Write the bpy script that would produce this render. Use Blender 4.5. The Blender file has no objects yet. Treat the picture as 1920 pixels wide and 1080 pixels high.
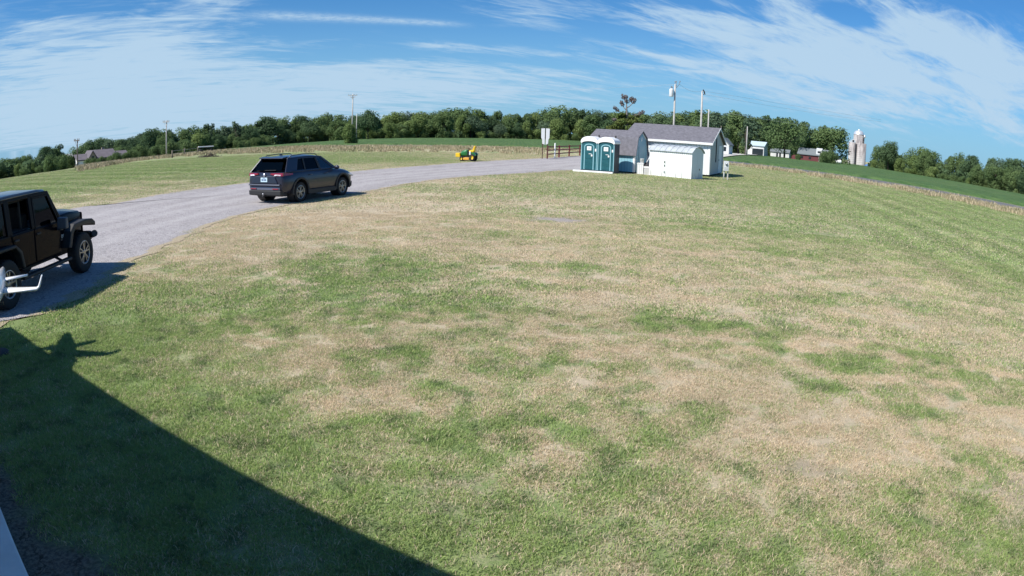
import bpy, bmesh, math, random
import numpy as np
from mathutils import Vector, Matrix
random.seed(7)
RNG = np.random.default_rng(7)
C = bpy.context.scene.collection
SC = bpy.context.scene
PI = math.pi
R = math.radians

# ------------------------------------------------------------------ camera
FPX, PITCH, ROLL, CAMH = 1291.0, R(12.89), R(1.65), 2.344
def basis(v):
    cr, sr, cp, sp = math.cos(ROLL), math.sin(ROLL), math.cos(PITCH), math.sin(PITCH)
    x = cr*v[0] - sr*v[1]; y = sr*v[0] + cr*v[1]; z = v[2]
    return Vector((x, z*cp + y*sp, y*cp - z*sp))
def view_dir(px, py):
    dx, dy = px - 960, 540 - py
    r = math.hypot(dx, dy); t = 2*math.asin(min(1, r/FPX/2))
    if r < 1e-9: return basis((0, 0, 1))
    return basis((math.sin(t)*dx/r, math.sin(t)*dy/r, math.cos(t)))
def soft(d, w=14.0):
    d = max(0.0, d)
    return d*d/(2*w) if d < w else d - w/2
def terr(x, y):
    """height of the land: level round the club house, falling gently away to both sides"""
    return -0.018*soft(-x - 30) - 0.03*soft(-x - 42) - 0.008*soft(x - 38)
def at(px, py, z=0.0):
    """point of the land seen at this place of the photograph"""
    v = view_dir(px, py); t = (z - CAMH)/v.z
    for _ in range(30):
        t = (z + terr(v.x*t, v.y*t) - CAMH)/v.z
    return Vector((v.x*t, v.y*t, z + terr(v.x*t, v.y*t)))
def along(px, dist, py=270):
    """point of the land at a distance, in the compass direction of a photograph column"""
    v = view_dir(px, py); k = dist/math.hypot(v.x, v.y)
    return Vector((v.x*k, v.y*k, terr(v.x*k, v.y*k)))
def height_at(px, py, p):
    """height over the ground of the point above p that is seen at this pixel"""
    v = view_dir(px, py)
    return CAMH + v.z/math.hypot(v.x, v.y)*math.hypot(p[0], p[1]) - p[2]

TREE_PX = [-120, 0, 100, 150, 250, 300, 350, 450, 560, 700, 850, 1000, 1090, 1180, 1300, 1380, 1475, 1560, 1610, 1660, 1740, 1810, 1920, 2060]
TREE_DD = [90, 95, 100, 150, 150, 150, 170, 190, 215, 230, 250, 285, 290, 270, 230, 215, 240, 270, 300, 240, 200, 175, 150, 140]
def tree_dist(px): return float(np.interp(px, TREE_PX, TREE_DD))
cd = bpy.data.cameras.new('camera'); cam = bpy.data.objects.new('camera', cd); C.objects.link(cam)
cd.type = 'PANO'; cd.panorama_type = 'FISHEYE_EQUISOLID'
cd.sensor_fit = 'HORIZONTAL'; cd.sensor_width = 36.0; cd.sensor_height = 20.25
cd.fisheye_lens = FPX*36/1920; cd.fisheye_fov = PI
cd.clip_start = 0.05; cd.clip_end = 9000
rx, uy, fz = basis((1, 0, 0)), basis((0, 1, 0)), basis((0, 0, 1))
M = Matrix((rx, uy, -fz)).transposed().to_4x4(); M.translation = (0, 0, CAMH)
cam.matrix_world = M
SC.camera = cam

# ------------------------------------------------------------------ tags and objects
def tag(o, label=None, cat=None, group=None, kind=None):
    if label: o['label'] = label
    if cat: o['category'] = cat
    if group: o['group'] = group
    if kind: o['kind'] = kind
    return o
def thing(name, label, cat, loc=(0, 0, 0), rz=0.0, group=None):
    o = bpy.data.objects.new(name, None); C.objects.link(o)
    o.empty_display_size = 0.2
    o.location = loc; o.rotation_euler = (0, 0, rz)
    return tag(o, label, cat, group)
def copy_tree(o, parent=None):
    c = o.copy(); C.objects.link(c)
    if parent is not None: c.parent = parent
    for ch in [k for k in bpy.data.objects if k.parent == o]:
        copy_tree(ch, c)
    return c
class MB:
    """collects shapes; build() links them as ONE mesh object"""
    def __init__(s): s.v = []; s.f = []; s.sm = []
    def add(s, vs, fs, smooth=False):
        b = len(s.v); s.v += [tuple(v) for v in vs]
        s.f += [tuple(b + i for i in f) for f in fs]; s.sm += [smooth]*len(fs)
        return s
    def box(s, c, size, rz=0.0, mat=None):
        hx, hy, hz = size[0]/2, size[1]/2, size[2]/2
        vs = [Vector((x, y, z)) for x in (-hx, hx) for y in (-hy, hy) for z in (-hz, hz)]
        m = mat if mat is not None else Matrix.Rotation(rz, 3, 'Z')
        vs = [m @ v + Vector(c) for v in vs]
        return s.add(vs, [(0, 1, 3, 2), (4, 6, 7, 5), (0, 4, 5, 1), (2, 3, 7, 6), (0, 2, 6, 4), (1, 5, 7, 3)])
    def bar(s, a, b, w, h=None, up=(0, 0, 1)):
        a, b = Vector(a), Vector(b); h = h or w
        d = (b - a); L = d.length; d.normalize()
        sd = d.cross(Vector(up))
        if sd.length < 1e-4: sd = d.cross(Vector((0, 1, 0)))
        sd.normalize(); u = sd.cross(d)
        return s.box((a + b)/2, (w, L, h), mat=Matrix((sd, d, u)).transposed())
    def tube(s, pts, r, n=8, caps=True):
        pts = [Vector(p) for p in pts]; rs = r if isinstance(r, (list, tuple)) else [r]*len(pts)
        rings = []; prev = None
        for i, p in enumerate(pts):
            d = (pts[min(i+1, len(pts)-1)] - pts[max(i-1, 0)]).normalized()
            if prev is None:
                sd = d.cross(Vector((0, 0, 1)))
                if sd.length < 1e-3: sd = d.cross(Vector((0, 1, 0)))
            else: sd = prev - d*prev.dot(d)
            sd.normalize(); prev = sd; u = d.cross(sd)
            rings.append([p + (sd*math.cos(2*PI*k/n) + u*math.sin(2*PI*k/n))*rs[i] for k in range(n)])
        vs = [v for q in rings for v in q]; fs = []
        for i in range(len(rings)-1):
            for k in range(n):
                k2 = (k+1) % n; fs.append((i*n+k, i*n+k2, (i+1)*n+k2, (i+1)*n+k))
        s.add(vs, fs, True)
        if caps: s.add(rings[0], [tuple(range(n))]); s.add(rings[-1], [tuple(range(n))[::-1]])
        return s
    def lathe(s, prof, c=(0, 0, 0), axis='z', n=24, smooth=True):
        vs = []
        for r, h in prof:
            for k in range(n):
                a = 2*PI*k/n; p = (r*math.cos(a), r*math.sin(a), h)
                if axis == 'y': p = (p[0], p[2], p[1])
                if axis == 'x': p = (p[2], p[0], p[1])
                vs.append(Vector(p) + Vector(c))
        fs = []
        for i in range(len(prof)-1):
            for k in range(n):
                k2 = (k+1) % n; fs.append((i*n+k, i*n+k2, (i+1)*n+k2, (i+1)*n+k))
        s.add(vs, fs, smooth)
        return s
    def prism(s, poly, ax, d0, d1):
        """extrude a 2-D polygon along an axis: ax 'y' takes (x, z) points, 'x' takes (y, z), 'z' takes (x, y)"""
        def pt(p, d):
            return {'y': (p[0], d, p[1]), 'x': (d, p[0], p[1]), 'z': (p[0], p[1], d)}[ax]
        n = len(poly); vs = [pt(p, d0) for p in poly] + [pt(p, d1) for p in poly]
        return s.add(vs, [tuple(range(n)), tuple(range(2*n-1, n-1, -1))] + [(i, (i+1) % n, n+(i+1) % n, n+i) for i in range(n)])
    def loft(s, secs, smooth=True, caps=True, closed=True):
        n = len(secs[0]); vs = [v for q in secs for v in q]; fs = []
        for i in range(len(secs)-1):
            for k in range(n if closed else n-1):
                k2 = (k+1) % n; fs.append((i*n+k, i*n+k2, (i+1)*n+k2, (i+1)*n+k))
        s.add(vs, fs, smooth)
        if caps: s.add(secs[0], [tuple(range(n))[::-1]]); s.add(secs[-1], [tuple(range(n))])
        return s
    def pane(s, pts, t=0.006, inset=0.0):
        """a flat polygon with thickness"""
        pts = [Vector(p) for p in pts]; c = sum(pts, Vector())/len(pts)
        nrm = (pts[1]-pts[0]).cross(pts[2]-pts[0]).normalized()
        pts = [p + (c-p)*inset for p in pts]; n = len(pts)
        vs = [p + nrm*t/2 for p in pts] + [p - nrm*t/2 for p in pts]
        return s.add(vs, [tuple(range(n)), tuple(range(2*n-1, n-1, -1))] + [(i, n+i, n+(i+1) % n, (i+1) % n) for i in range(n)])
    def build(s, name, m, parent=None, bevel=0.0, sub=0, loc=None, segs=2):
        me = bpy.data.meshes.new(name); me.from_pydata(s.v, [], s.f)
        bm = bmesh.new(); bm.from_mesh(me)
        for f, q in zip(bm.faces, s.sm): f.smooth = q
        bmesh.ops.remove_doubles(bm, verts=bm.verts, dist=1e-5)
        bmesh.ops.recalc_face_normals(bm, faces=bm.faces)
        bm.to_mesh(me); bm.free()
        me.materials.append(m)
        o = bpy.data.objects.new(name, me); C.objects.link(o)
        if parent is not None: o.parent = parent
        if loc is not None: o.location = loc
        if bevel:
            md = o.modifiers.new('bevel', 'BEVEL'); md.width = bevel; md.segments = segs; md.limit_method = 'ANGLE'; md.angle_limit = R(35)
        if sub:
            md = o.modifiers.new('sub', 'SUBSURF'); md.levels = md.render_levels = sub
        return o
def build_each(mb, name, m, parent=None, **kw):
    """every separate piece of the collected shapes becomes an object of its own"""
    par = list(range(len(mb.v)))
    def fd(i):
        while par[i] != i: par[i] = par[par[i]]; i = par[i]
        return i
    for f in mb.f:
        for i in f[1:]: par[fd(i)] = fd(f[0])
    gr = {}
    for f, q in zip(mb.f, mb.sm): gr.setdefault(fd(f[0]), []).append((f, q))
    out = []
    for fs in gr.values():
        ids = sorted({i for f, _ in fs for i in f}); mp = {i: n for n, i in enumerate(ids)}; b = MB()
        b.v = [mb.v[i] for i in ids]; b.f = [tuple(mp[i] for i in f) for f, _ in fs]; b.sm = [q for _, q in fs]
        out.append(b.build(name, m, parent, **kw))
    return out
def bake(o):
    dg = bpy.context.evaluated_depsgraph_get(); dg.update()
    me = bpy.data.meshes.new_from_object(o.evaluated_get(dg), depsgraph=dg)
    o.modifiers.clear(); o.data = me
    return o
def cut(o, cutters):
    """boolean difference, baked"""
    for c in cutters:
        md = o.modifiers.new('cut', 'BOOLEAN'); md.operation = 'DIFFERENCE'; md.object = c; md.solver = 'EXACT'
    bake(o)
    for c in cutters: bpy.data.objects.remove(c)
    return o
def shade_auto(o, deg=40):
    me = o.data
    bm = bmesh.new(); bm.from_mesh(me)
    for f in bm.faces: f.smooth = True
    for e in bm.edges:
        e.smooth = not (len(e.link_faces) == 2 and e.calc_face_angle(0) > R(deg))
    bm.to_mesh(me); bm.free(); return o

# ------------------------------------------------------------------ materials
class N:
    """short hand for shader nodes"""
    def __init__(s, tree): s.t = tree; s.n = tree.nodes; s.l = tree.links
    def new(s, typ, **kw):
        nd = s.n.new(typ)
        for k, v in kw.items():
            if k in nd.bl_rna.properties.keys(): setattr(nd, k, v)
        return nd
    def put(s, sock, v):
        if hasattr(v, 'is_output'): s.l.new(v, sock)
        elif v is not None:
            try: sock.default_value = v
            except Exception: sock.default_value = tuple(v) + (1.0,)
    def math(s, op, a, b=0.0, c=None, clamp=False):
        nd = s.new('ShaderNodeMath', operation=op, use_clamp=clamp)
        s.put(nd.inputs[0], a); s.put(nd.inputs[1], b)
        if c is not None: s.put(nd.inputs[2], c)
        return nd.outputs[0]
    def mix(s, f, a, b, blend='MIX'):
        nd = s.new('ShaderNodeMix', data_type='RGBA', blend_type=blend)
        s.put(nd.inputs[0], f); s.put(nd.inputs[6], a if hasattr(a, 'is_output') else tuple(a)[:3] + (1.0,)); s.put(nd.inputs[7], b if hasattr(b, 'is_output') else tuple(b)[:3] + (1.0,))
        return nd.outputs[2]
    def noise(s, vec, scale, detail=3.0, rough=0.5, dist=0.0):
        nd = s.new('ShaderNodeTexNoise'); s.put(nd.inputs['Vector'], vec); nd.inputs['Scale'].default_value = scale
        nd.inputs['Detail'].default_value = detail; nd.inputs['Roughness'].default_value = rough; nd.inputs['Distortion'].default_value = dist
        return nd.outputs[0]
    def voronoi(s, vec, scale, out='Distance', feature='F1', rnd=1.0):
        nd = s.new('ShaderNodeTexVoronoi', feature=feature); s.put(nd.inputs['Vector'], vec); nd.inputs['Scale'].default_value = scale
        nd.inputs['Randomness'].default_value = rnd
        return nd.outputs[out]
    def ramp(s, f, lo, hi, a=0.0, b=1.0):
        nd = s.new('ShaderNodeMapRange', interpolation_type='SMOOTHSTEP'); s.put(nd.inputs[0], f)
        for i, v in enumerate((lo, hi, a, b)): s.put(nd.inputs[i+1], v)
        return nd.outputs[0]
    def pos(s): return s.new('ShaderNodeNewGeometry').outputs['Position']
    def obj(s): return s.new('ShaderNodeTexCoord').outputs['Object']
    def scale(s, vec, k):
        nd = s.new('ShaderNodeVectorMath', operation='MULTIPLY'); s.put(nd.inputs[0], vec); nd.inputs[1].default_value = k
        return nd.outputs[0]
    def attr(s, name, typ='GEOMETRY', out='Fac'):
        nd = s.new('ShaderNodeAttribute', attribute_name=name, attribute_type=typ)
        return nd.outputs[out]
    def bump(s, h, strength=0.4, dist=0.02):
        nd = s.new('ShaderNodeBump'); s.put(nd.inputs['Height'], h); nd.inputs['Strength'].default_value = strength; nd.inputs['Distance'].default_value = dist
        return nd.outputs[0]
def mat(name, col=(0.5, 0.5, 0.5), rough=0.6, metal=0.0, spec=0.5, coat=0.0, var=0.0, vscale=3.0, bump=0.0, bscale=30.0, emit=None):
    m = bpy.data.materials.new(name); m.use_nodes = True
    k = N(m.node_tree); b = k.n['Principled BSDF']
    b.inputs['Base Color'].default_value = tuple(col) + (1,)
    b.inputs['Roughness'].default_value = rough; b.inputs['Metallic'].default_value = metal
    b.inputs['Specular IOR Level'].default_value = spec
    b.inputs['Coat Weight'].default_value = coat; b.inputs['Coat Roughness'].default_value = 0.04
    if var:
        f = k.noise(k.obj(), vscale, 5, 0.6)
        f = k.ramp(f, 0.3, 0.7)
        k.put(b.inputs['Base Color'], k.mix(f, [c*(1-var) for c in col], [min(1, c*(1+var)) for c in col]))
        k.put(b.inputs['Roughness'], k.math('MULTIPLY_ADD', f, 0.12, rough - 0.06))
    if bump:
        k.put(b.inputs['Normal'], k.bump(k.noise(k.obj(), bscale, 4), bump, 0.01))
    return m
def glass(name, tint=(0.5, 0.55, 0.55), gloss=0.12):
    m = bpy.data.materials.new(name); m.use_nodes = True
    k = N(m.node_tree); k.n.remove(k.n['Principled BSDF']); out = k.n['Material Output']
    tr = k.new('ShaderNodeBsdfTransparent'); tr.inputs[0].default_value = tuple(tint) + (1,)
    gl = k.new('ShaderNodeBsdfGlossy'); gl.inputs['Roughness'].default_value = 0.02; gl.inputs[0].default_value = (0.9, 0.95, 1, 1)
    fr = k.new('ShaderNodeFresnel'); fr.inputs[0].default_value = 1.5
    f = k.math('MULTIPLY_ADD', fr.outputs[0], 1.0 if gloss > 0 else .35, max(0, gloss)*0.3, clamp=True)
    ms = k.new('ShaderNodeMixShader'); k.put(ms.inputs[0], f); k.l.new(tr.outputs[0], ms.inputs[1]); k.l.new(gl.outputs[0], ms.inputs[2])
    k.l.new(ms.outputs[0], out.inputs[0])
    return m

# ------------------------------------------------------------------ sun and sky
SUN_AZ, SUN_EL = R(33), R(48)                     # shadows run towards (cos, sin) of SUN_AZ
S_STR, SKY_STR, EXPO = 5.0, 0.1, 0.42
sd = bpy.data.lights.new('sun', 'SUN'); so = bpy.data.objects.new('sun', sd); C.objects.link(so)
sd.energy = S_STR; sd.angle = R(0.53); sd.color = (1.0, 0.95, 0.87)
dvec = Vector((math.cos(SUN_AZ)*math.cos(SUN_EL), math.sin(SUN_AZ)*math.cos(SUN_EL), -math.sin(SUN_EL)))
so.rotation_euler = dvec.to_track_quat('-Z', 'Y').to_euler()
so.location = (-60, -28, 70)
W = bpy.data.worlds.new('World'); SC.world = W; W.use_nodes = True
k = N(W.node_tree); bg = k.n['Background']
sky = k.new('ShaderNodeTexSky', sky_type='NISHITA'); sky.sun_disc = False
sky.sun_elevation = SUN_EL; sky.sun_rotation = math.atan2(-dvec.x, -dvec.y)
sky.altitude = 250; sky.air_density = 1.0; sky.dust_density = 0.8; sky.ozone_density = 2.0
gen = k.new('ShaderNodeTexCoord').outputs['Generated']
sx = k.new('ShaderNodeSeparateXYZ'); k.l.new(gen, sx.inputs[0])
X, Y, Z = sx.outputs
az = k.math('ARCTAN2', X, Y); el = k.math('ARCSINE', Z)
# cirrus lies on a high level layer: plane coordinates give its streaks their perspective
zz = k.math('ADD', k.math('MAXIMUM', Z, 0.0), 0.10)
U = k.math('DIVIDE', X, zz); V_ = k.math('DIVIDE', Y, zz)
def rot_scale(a, su, sv):
    ca, sa = math.cos(a), math.sin(a)
    p = k.math('ADD', k.math('MULTIPLY', U, ca*su), k.math('MULTIPLY', V_, sa*su))
    q = k.math('ADD', k.math('MULTIPLY', U, -sa*sv), k.math('MULTIPLY', V_, ca*sv))
    cb = k.new('ShaderNodeCombineXYZ'); k.put(cb.inputs[0], p); k.put(cb.inputs[1], q)
    return cb.outputs[0]
fine = k.noise(rot_scale(R(28), 1.0, 2.2), 1.7, 9, 0.64, 0.9)
soft_ = k.noise(rot_scale(R(20), 0.45, 1.1), 1.3, 6, 0.55, 0.6)
wisp = k.noise(rot_scale(R(35), 1.6, 5.5), 1.4, 8, 0.68, 1.2)
def cloud_patch(px, py, rx_, ry_, rot, amp):
    """a soft patch of cirrus in one part of the sky (compass direction and height)"""
    v = view_dir(px, py); a0, e0 = math.atan2(v.x, v.y), math.asin(v.z)
    ca, sa = math.cos(R(rot)), math.sin(R(rot)); s = 1/FPX
    da = k.math('SUBTRACT', az, a0); de = k.math('SUBTRACT', el, e0)
    p = k.math('ADD', k.math('MULTIPLY', da, ca/(rx_*s)), k.math('MULTIPLY', de, sa/(rx_*s)))
    q = k.math('ADD', k.math('MULTIPLY', da, -sa/(ry_*s)), k.math('MULTIPLY', de, ca/(ry_*s)))
    d2 = k.math('ADD', k.math('MULTIPLY', p, p), k.math('MULTIPLY', q, q))
    return k.math('MULTIPLY', k.math('EXPONENT', k.math('MULTIPLY', d2, -1.0)), amp)
PATCH = [(120, 170, 420, 130, 0, .95), (560, 190, 520, 55, 2, .75), (330, 60, 180, 50, 25, .55), (760, 130, 330, 18, -1, .5), (1000, 165, 420, 22, 0, .35), (980, 15, 120, 35, -10, .6),
         (1390, 60, 270, 62, -8, .82), (1560, 130, 230, 36, -10, .62), (1720, 80, 240, 70, -14, .72), (1880, 120, 190, 65, -10, .70), (1690, 135, 110, 26, -14, .75), (1500, 185, 260, 28, -12, .45),
         (1870, 205, 95, 34, -24, .95), (1680, 203, 80, 11, -8, .7), (1615, 204, 45, 9, -5, .55), (1545, 174, 40, 7, 0, .45), (1215, 102, 100, 7, -10, .6), (1300, 130, 200, 20, -5, .4), (900, 92, 160, 10, -2, .55), (640, 72, 60, 8, 5, .3),
         (1595, 32, 62, 22, -12, -.95), (1745, 108, 85, 15, -10, -.75), (1340, 16, 70, 8, -8, -.45), (1460, 75, 60, 10, -6, -.35), (620, 110, 160, 14, 5, -.3), (1800, 170, 120, 14, -16, -.5), (1150, 60, 170, 30, -14, -.2)]
dens = None
for p_ in PATCH:
    c_ = cloud_patch(*p_); dens = c_ if dens is None else k.math('ADD', dens, c_)
tex = k.math('ADD', k.math('MULTIPLY', fine, 0.9), k.math('ADD', k.math('MULTIPLY', soft_, 0.6), k.math('MULTIPLY', wisp, 0.5)))   # about 0.95 on average
edge = k.math('ADD', dens, k.math('MULTIPLY', k.math('SUBTRACT', tex, 1.0), 2.3))
cl = k.math('MULTIPLY', k.ramp(edge, 0.12, 1.05), 0.93)
cl = k.math('MULTIPLY', cl, k.ramp(dens, 0.02, 0.4))
# the contrail: a thin band a little bent, broken by noise
v1, v2, v3 = view_dir(455, 28), view_dir(680, 36), view_dir(880, 47)
A1, E1, A2, E2, A3, E3 = math.atan2(v1.x, v1.y), math.asin(v1.z), math.atan2(v2.x, v2.y), math.asin(v2.z), math.atan2(v3.x, v3.y), math.asin(v3.z)
co = np.polyfit([A1, A2, A3], [E1, E2, E3], 2)
ez = k.math('ADD', k.math('MULTIPLY', k.math('ADD', k.math('MULTIPLY', az, float(co[0])), float(co[1])), az), float(co[2]))
dz = k.math('DIVIDE', k.math('SUBTRACT', el, ez), k.math('MULTIPLY_ADD', k.ramp(az, A1, A3), -3.0/FPX, 8.0/FPX))
puff = k.noise(rot_scale(0.0, 8, 8), 3.0, 4, 0.6)
tr_ = k.math('EXPONENT', k.math('MULTIPLY', k.math('MULTIPLY', dz, dz), -1.0))
tr_ = k.math('MULTIPLY', tr_, k.math('MULTIPLY', k.ramp(az, A1-0.03, A1+0.06), k.ramp(az, A3+0.02, A3-0.06)))
tr_ = k.math('MULTIPLY', tr_, k.ramp(puff, 0.2, 0.7, 0.25, 0.75))
cl = k.math('MAXIMUM', cl, tr_)
hz = k.ramp(el, 0.22, -0.02, 0.0, 0.72)
skyc = sky.outputs[0]
SKYMUL = (0.28, 0.62, 0.93)
skyc = k.mix(1.0, skyc, SKYMUL, 'MULTIPLY')
skyc = k.mix(hz, skyc, [c/SKY_STR for c in (0.245, 0.435, 0.615)])
k.put(bg.inputs[0], k.mix(cl, skyc, [c/SKY_STR for c in (0.365, 0.50, 0.63)]))
bg.inputs[1].default_value = SKY_STR
SC.view_settings.view_transform = 'Standard'; SC.view_settings.look = 'None'
SC.view_settings.exposure = EXPO; SC.view_settings.gamma = 1.0
SC.render.film_transparent = False
SC.cycles.max_bounces = 6; SC.cycles.transparent_max_bounces = 12
SC.cycles.use_denoising = True
# ------------------------------------------------------------------ how dry the lawn is (0 green .. 1 straw)
def vnoise(x, y, seed):
    xi = np.floor(x).astype(np.int64); yi = np.floor(y).astype(np.int64); xf = x-xi; yf = y-yi
    def hsh(a, b):
        h = (a*374761393 + b*668265263 + seed*974711) & 0xffffffff
        h = ((h ^ (h >> 13))*1274126177) & 0xffffffff
        return ((h ^ (h >> 16)) & 0xffff)/65535.0
    u = xf*xf*(3-2*xf); w = yf*yf*(3-2*yf)
    return (hsh(xi, yi)*(1-u)+hsh(xi+1, yi)*u)*(1-w)+(hsh(xi, yi+1)*(1-u)+hsh(xi+1, yi+1)*u)*w
def fbm(x, y, seed, octv=4, gain=0.55):
    s = 0; a = 1; t = 0
    for i in range(octv):
        s = s + a*vnoise(x*2**i + 17.3*i, y*2**i - 9.1*i, seed+i); t += a; a *= gain
    return s/t
def sstep(v, a, b): t = np.clip((v-a)/(b-a), 0, 1); return t*t*(3-2*t)
# patches of the lawn: photograph place, radius in metres across and along the view, how much greener (+) or drier (-)
LAWN = [(700, 505, 1.9, 1.5, .5), (600, 555, 1.1, .9, .4), (520, 612, .5, .35, .55), (800, 570, 1.2, .7, .35), (930, 625, .5, .3, .45), (650, 668, .3, .2, .5), (765, 662, .42, .22, .55), (670, 672, .25, .16, .4), (912, 690, .3, .2, .6),
        (860, 732, .45, .2, .5), (1010, 680, .5, .3, .4), (750, 690, .45, .2, .3), (1250, 600, .8, .6, .45), (1330, 615, 1.0, .5, .55), (1300, 655, .5, .25, .45), (1470, 655, .5, .25, .5), (1590, 722, .42, .22, .62), (1640, 690, .8, .4, .4), (1730, 770, .3, .2, .85), (1825, 745, .4, .2, .6),
        (1240, 770, .5, .3, .45), (1380, 885, .3, .15, .45), (1550, 607, .35, .2, .45), (1480, 560, .9, .4, .4), (1180, 515, 1.3, .5, .5), (1060, 500, 1.1, .4, .4), (1380, 430, 2.6, 1.2, .5), (1700, 660, .5, .3, .35), (1760, 690, .5, .3, .35), (1060, 790, .5, .25, .3), (1150, 830, .5, .25, .25), (1350, 830, .5, .25, .3),
        (1790, 860, .25, .1, .4), (1870, 900, .25, .15, .5), (1840, 940, .2, .15, .5), (1890, 980, .25, .2, .45), (1680, 940, .4, .2, .4), (1450, 470, 1.6, .8, .35), (1600, 560, .8, .4, .3), (930, 440, 1.2, .5, .3), (560, 500, .8, .4, .35), (450, 590, .6, .5, .3), (1000, 360, 5, 3, .42), (850, 350, 4, 1.5, .3),
        (420, 480, .8, .8, -.35), (560, 410, 2.2, 1.3, -.4), (700, 400, 2.5, 1.2, -.35), (880, 470, 1.8, .7, -.25), (560, 690, .6, .35, -.35), (700, 640, .6, .3, -.4), (800, 610, .5, .3, -.3), (1000, 720, .5, .3, -.25), (1150, 650, .9, .5, -.35), (1100, 560, 1.2, .4, -.3), (1350, 720, .9, .5, -.35), (1450, 760, .9, .5, -.3), (1550, 830, .8, .5, -.35), (1250, 860, .5, .25, -.3), (1700, 600, 1.2, .6, -.3), (1860, 640, 1.2, .8, -.35), (1600, 900, .6, .4, -.25), (1880, 800, .6, .4, -.35), (480, 640, .5, .3, -.25)]
LAWNP = []
for px, py, a, b, w in LAWN:
    p = at(px, py); az_ = math.atan2(p.x, p.y); LAWNP.append((p.x, p.y, math.cos(az_), math.sin(az_), a, b, w))
WALLN = (0.515, 0.857)                           # outward normal of the club house front
STRIPE = math.atan2(34.0, 9.0)                   # mower stripes run this way
# how dry the turf is on the whole, surveyed at some places
SURVEY = [(60, 640, .03), (300, 600, .05), (150, 800, .03), (500, 700, .24), (420, 560, .34), (600, 900, .10), (350, 900, .04), (800, 850, .24), (1000, 1000, .13), (760, 1020, .06), (200, 660, .03), (400, 760, .08), (1300, 1000, .32), (1550, 1030, .34), (1750, 1000, .38), (1900, 1040, .32), (1150, 900, .42),
          (1000, 800, .50), (1300, 800, .64), (1500, 880, .60), (1620, 800, .64), (1850, 820, .62), (700, 720, .66), (560, 680, .66), (1000, 690, .70), (1300, 700, .70), (1300, 600, .62), (1600, 640, .58), (1880, 640, .48),
          (480, 600, .62), (620, 520, .48), (780, 560, .52), (950, 520, .55), (1200, 530, .74), (1500, 520, .58), (1720, 520, .46), (1880, 500, .12), (430, 470, .78), (560, 410, .78), (700, 400, .74), (880, 460, .70), (1000, 420, .58), (1150, 440, .60), (1300, 420, .36), (1500, 430, .24), (1650, 400, .15), (1870, 420, .10), (1770, 470, .20),
          (800, 352, .62), (950, 350, .52), (1100, 350, .38), (1300, 350, .24), (1550, 355, .18), (1750, 385, .13), (300, 320, .10), (450, 325, .16), (600, 305, .12), (200, 372, .44), (500, 302, .10), (720, 300, .15), (60, 362, .12), (350, 345, .40), (700, 312, .52), (950, 296, .50), (1400, 325, .26)]
SV = []
for px, py, w in SURVEY:
    p = at(px, py); SV.append((math.atan2(p.x, p.y), math.log(math.hypot(p.x, p.y)), w))
def dryness(x, y):
    wx = x + 0.6*(fbm(x*0.9, y*0.9, 51)-.5) + 0.20*(fbm(x*5, y*5, 61)-.5); wy = y + 0.6*(fbm(x*0.9+40, y*0.9, 71)-.5) + 0.20*(fbm(x*5+9, y*5, 81)-.5)
    a_, l_ = np.arctan2(wx, np.maximum(wy, .05)), np.log(np.maximum(np.hypot(wx, wy), .5))
    num = 0; den = 1e-9
    for a0, l0, w in SV:
        q = 1/(((a_-a0)**2 + ((l_-l0)*.8)**2 + .004)**1.6); num = num + q*w; den = den + q
    d = num/den
    mid_ = 4*d*(1-d)                                                        # where neither wins the turf is a patchwork
    cw = 0
    for px, py, c_, s_, a, b, w in LAWNP:
        dx, dy = wx-px, wy-py
        q = ((dx*c_-dy*s_)/a)**2 + ((dx*s_+dy*c_)/b)**2
        cw = cw + w*np.exp(-np.clip(q, 0, 30)**1.6)
    far_ = sstep(np.hypot(x, y), 9, 30)
    n1 = fbm(wx*1.3, wy*1.3, 9, 4, .6); n2 = fbm(wx*4.6, wy*4.6, 29, 4, .62); n3 = fbm(wx*.5, wy*.9, 39, 4, .6); n4 = fbm(wx*9, wy*9, 49, 3, .6)
    tus = sstep(n2 + .35*(n1-.5) + .45*(n4-.5) + .10*np.clip(cw, -.5, 1), .52, .58)                                 # tussocks a foot or so across
    d = d - .17*np.clip(cw, -1, 1) - (.62-.35*far_)*mid_*np.clip(.55+.9*cw, 0, 1)*tus + .26*mid_*(1-tus)*(.5+.5*sstep(n1, .45, .6))
    d = d + .13*mid_ + .5*mid_*(n3-.5) + .30*(n1-.5)
    st = np.sin((x*math.sin(STRIPE)-y*math.cos(STRIPE))*2*PI/1.9 + 2.0*(fbm(x*.3, y*.3, 33)-.5))  # stripe light on leaning blades also painted in as dry and green bands
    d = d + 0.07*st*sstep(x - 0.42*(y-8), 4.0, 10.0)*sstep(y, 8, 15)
    d = d + 0.09*np.sin((y*0.9+x*0.4)*2*PI/3.1)*sstep(-x, 14, 20)
    return np.clip(d, 0.01 + 0.14*fbm(x*2.1, y*2.1, 123), 0.97)

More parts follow.
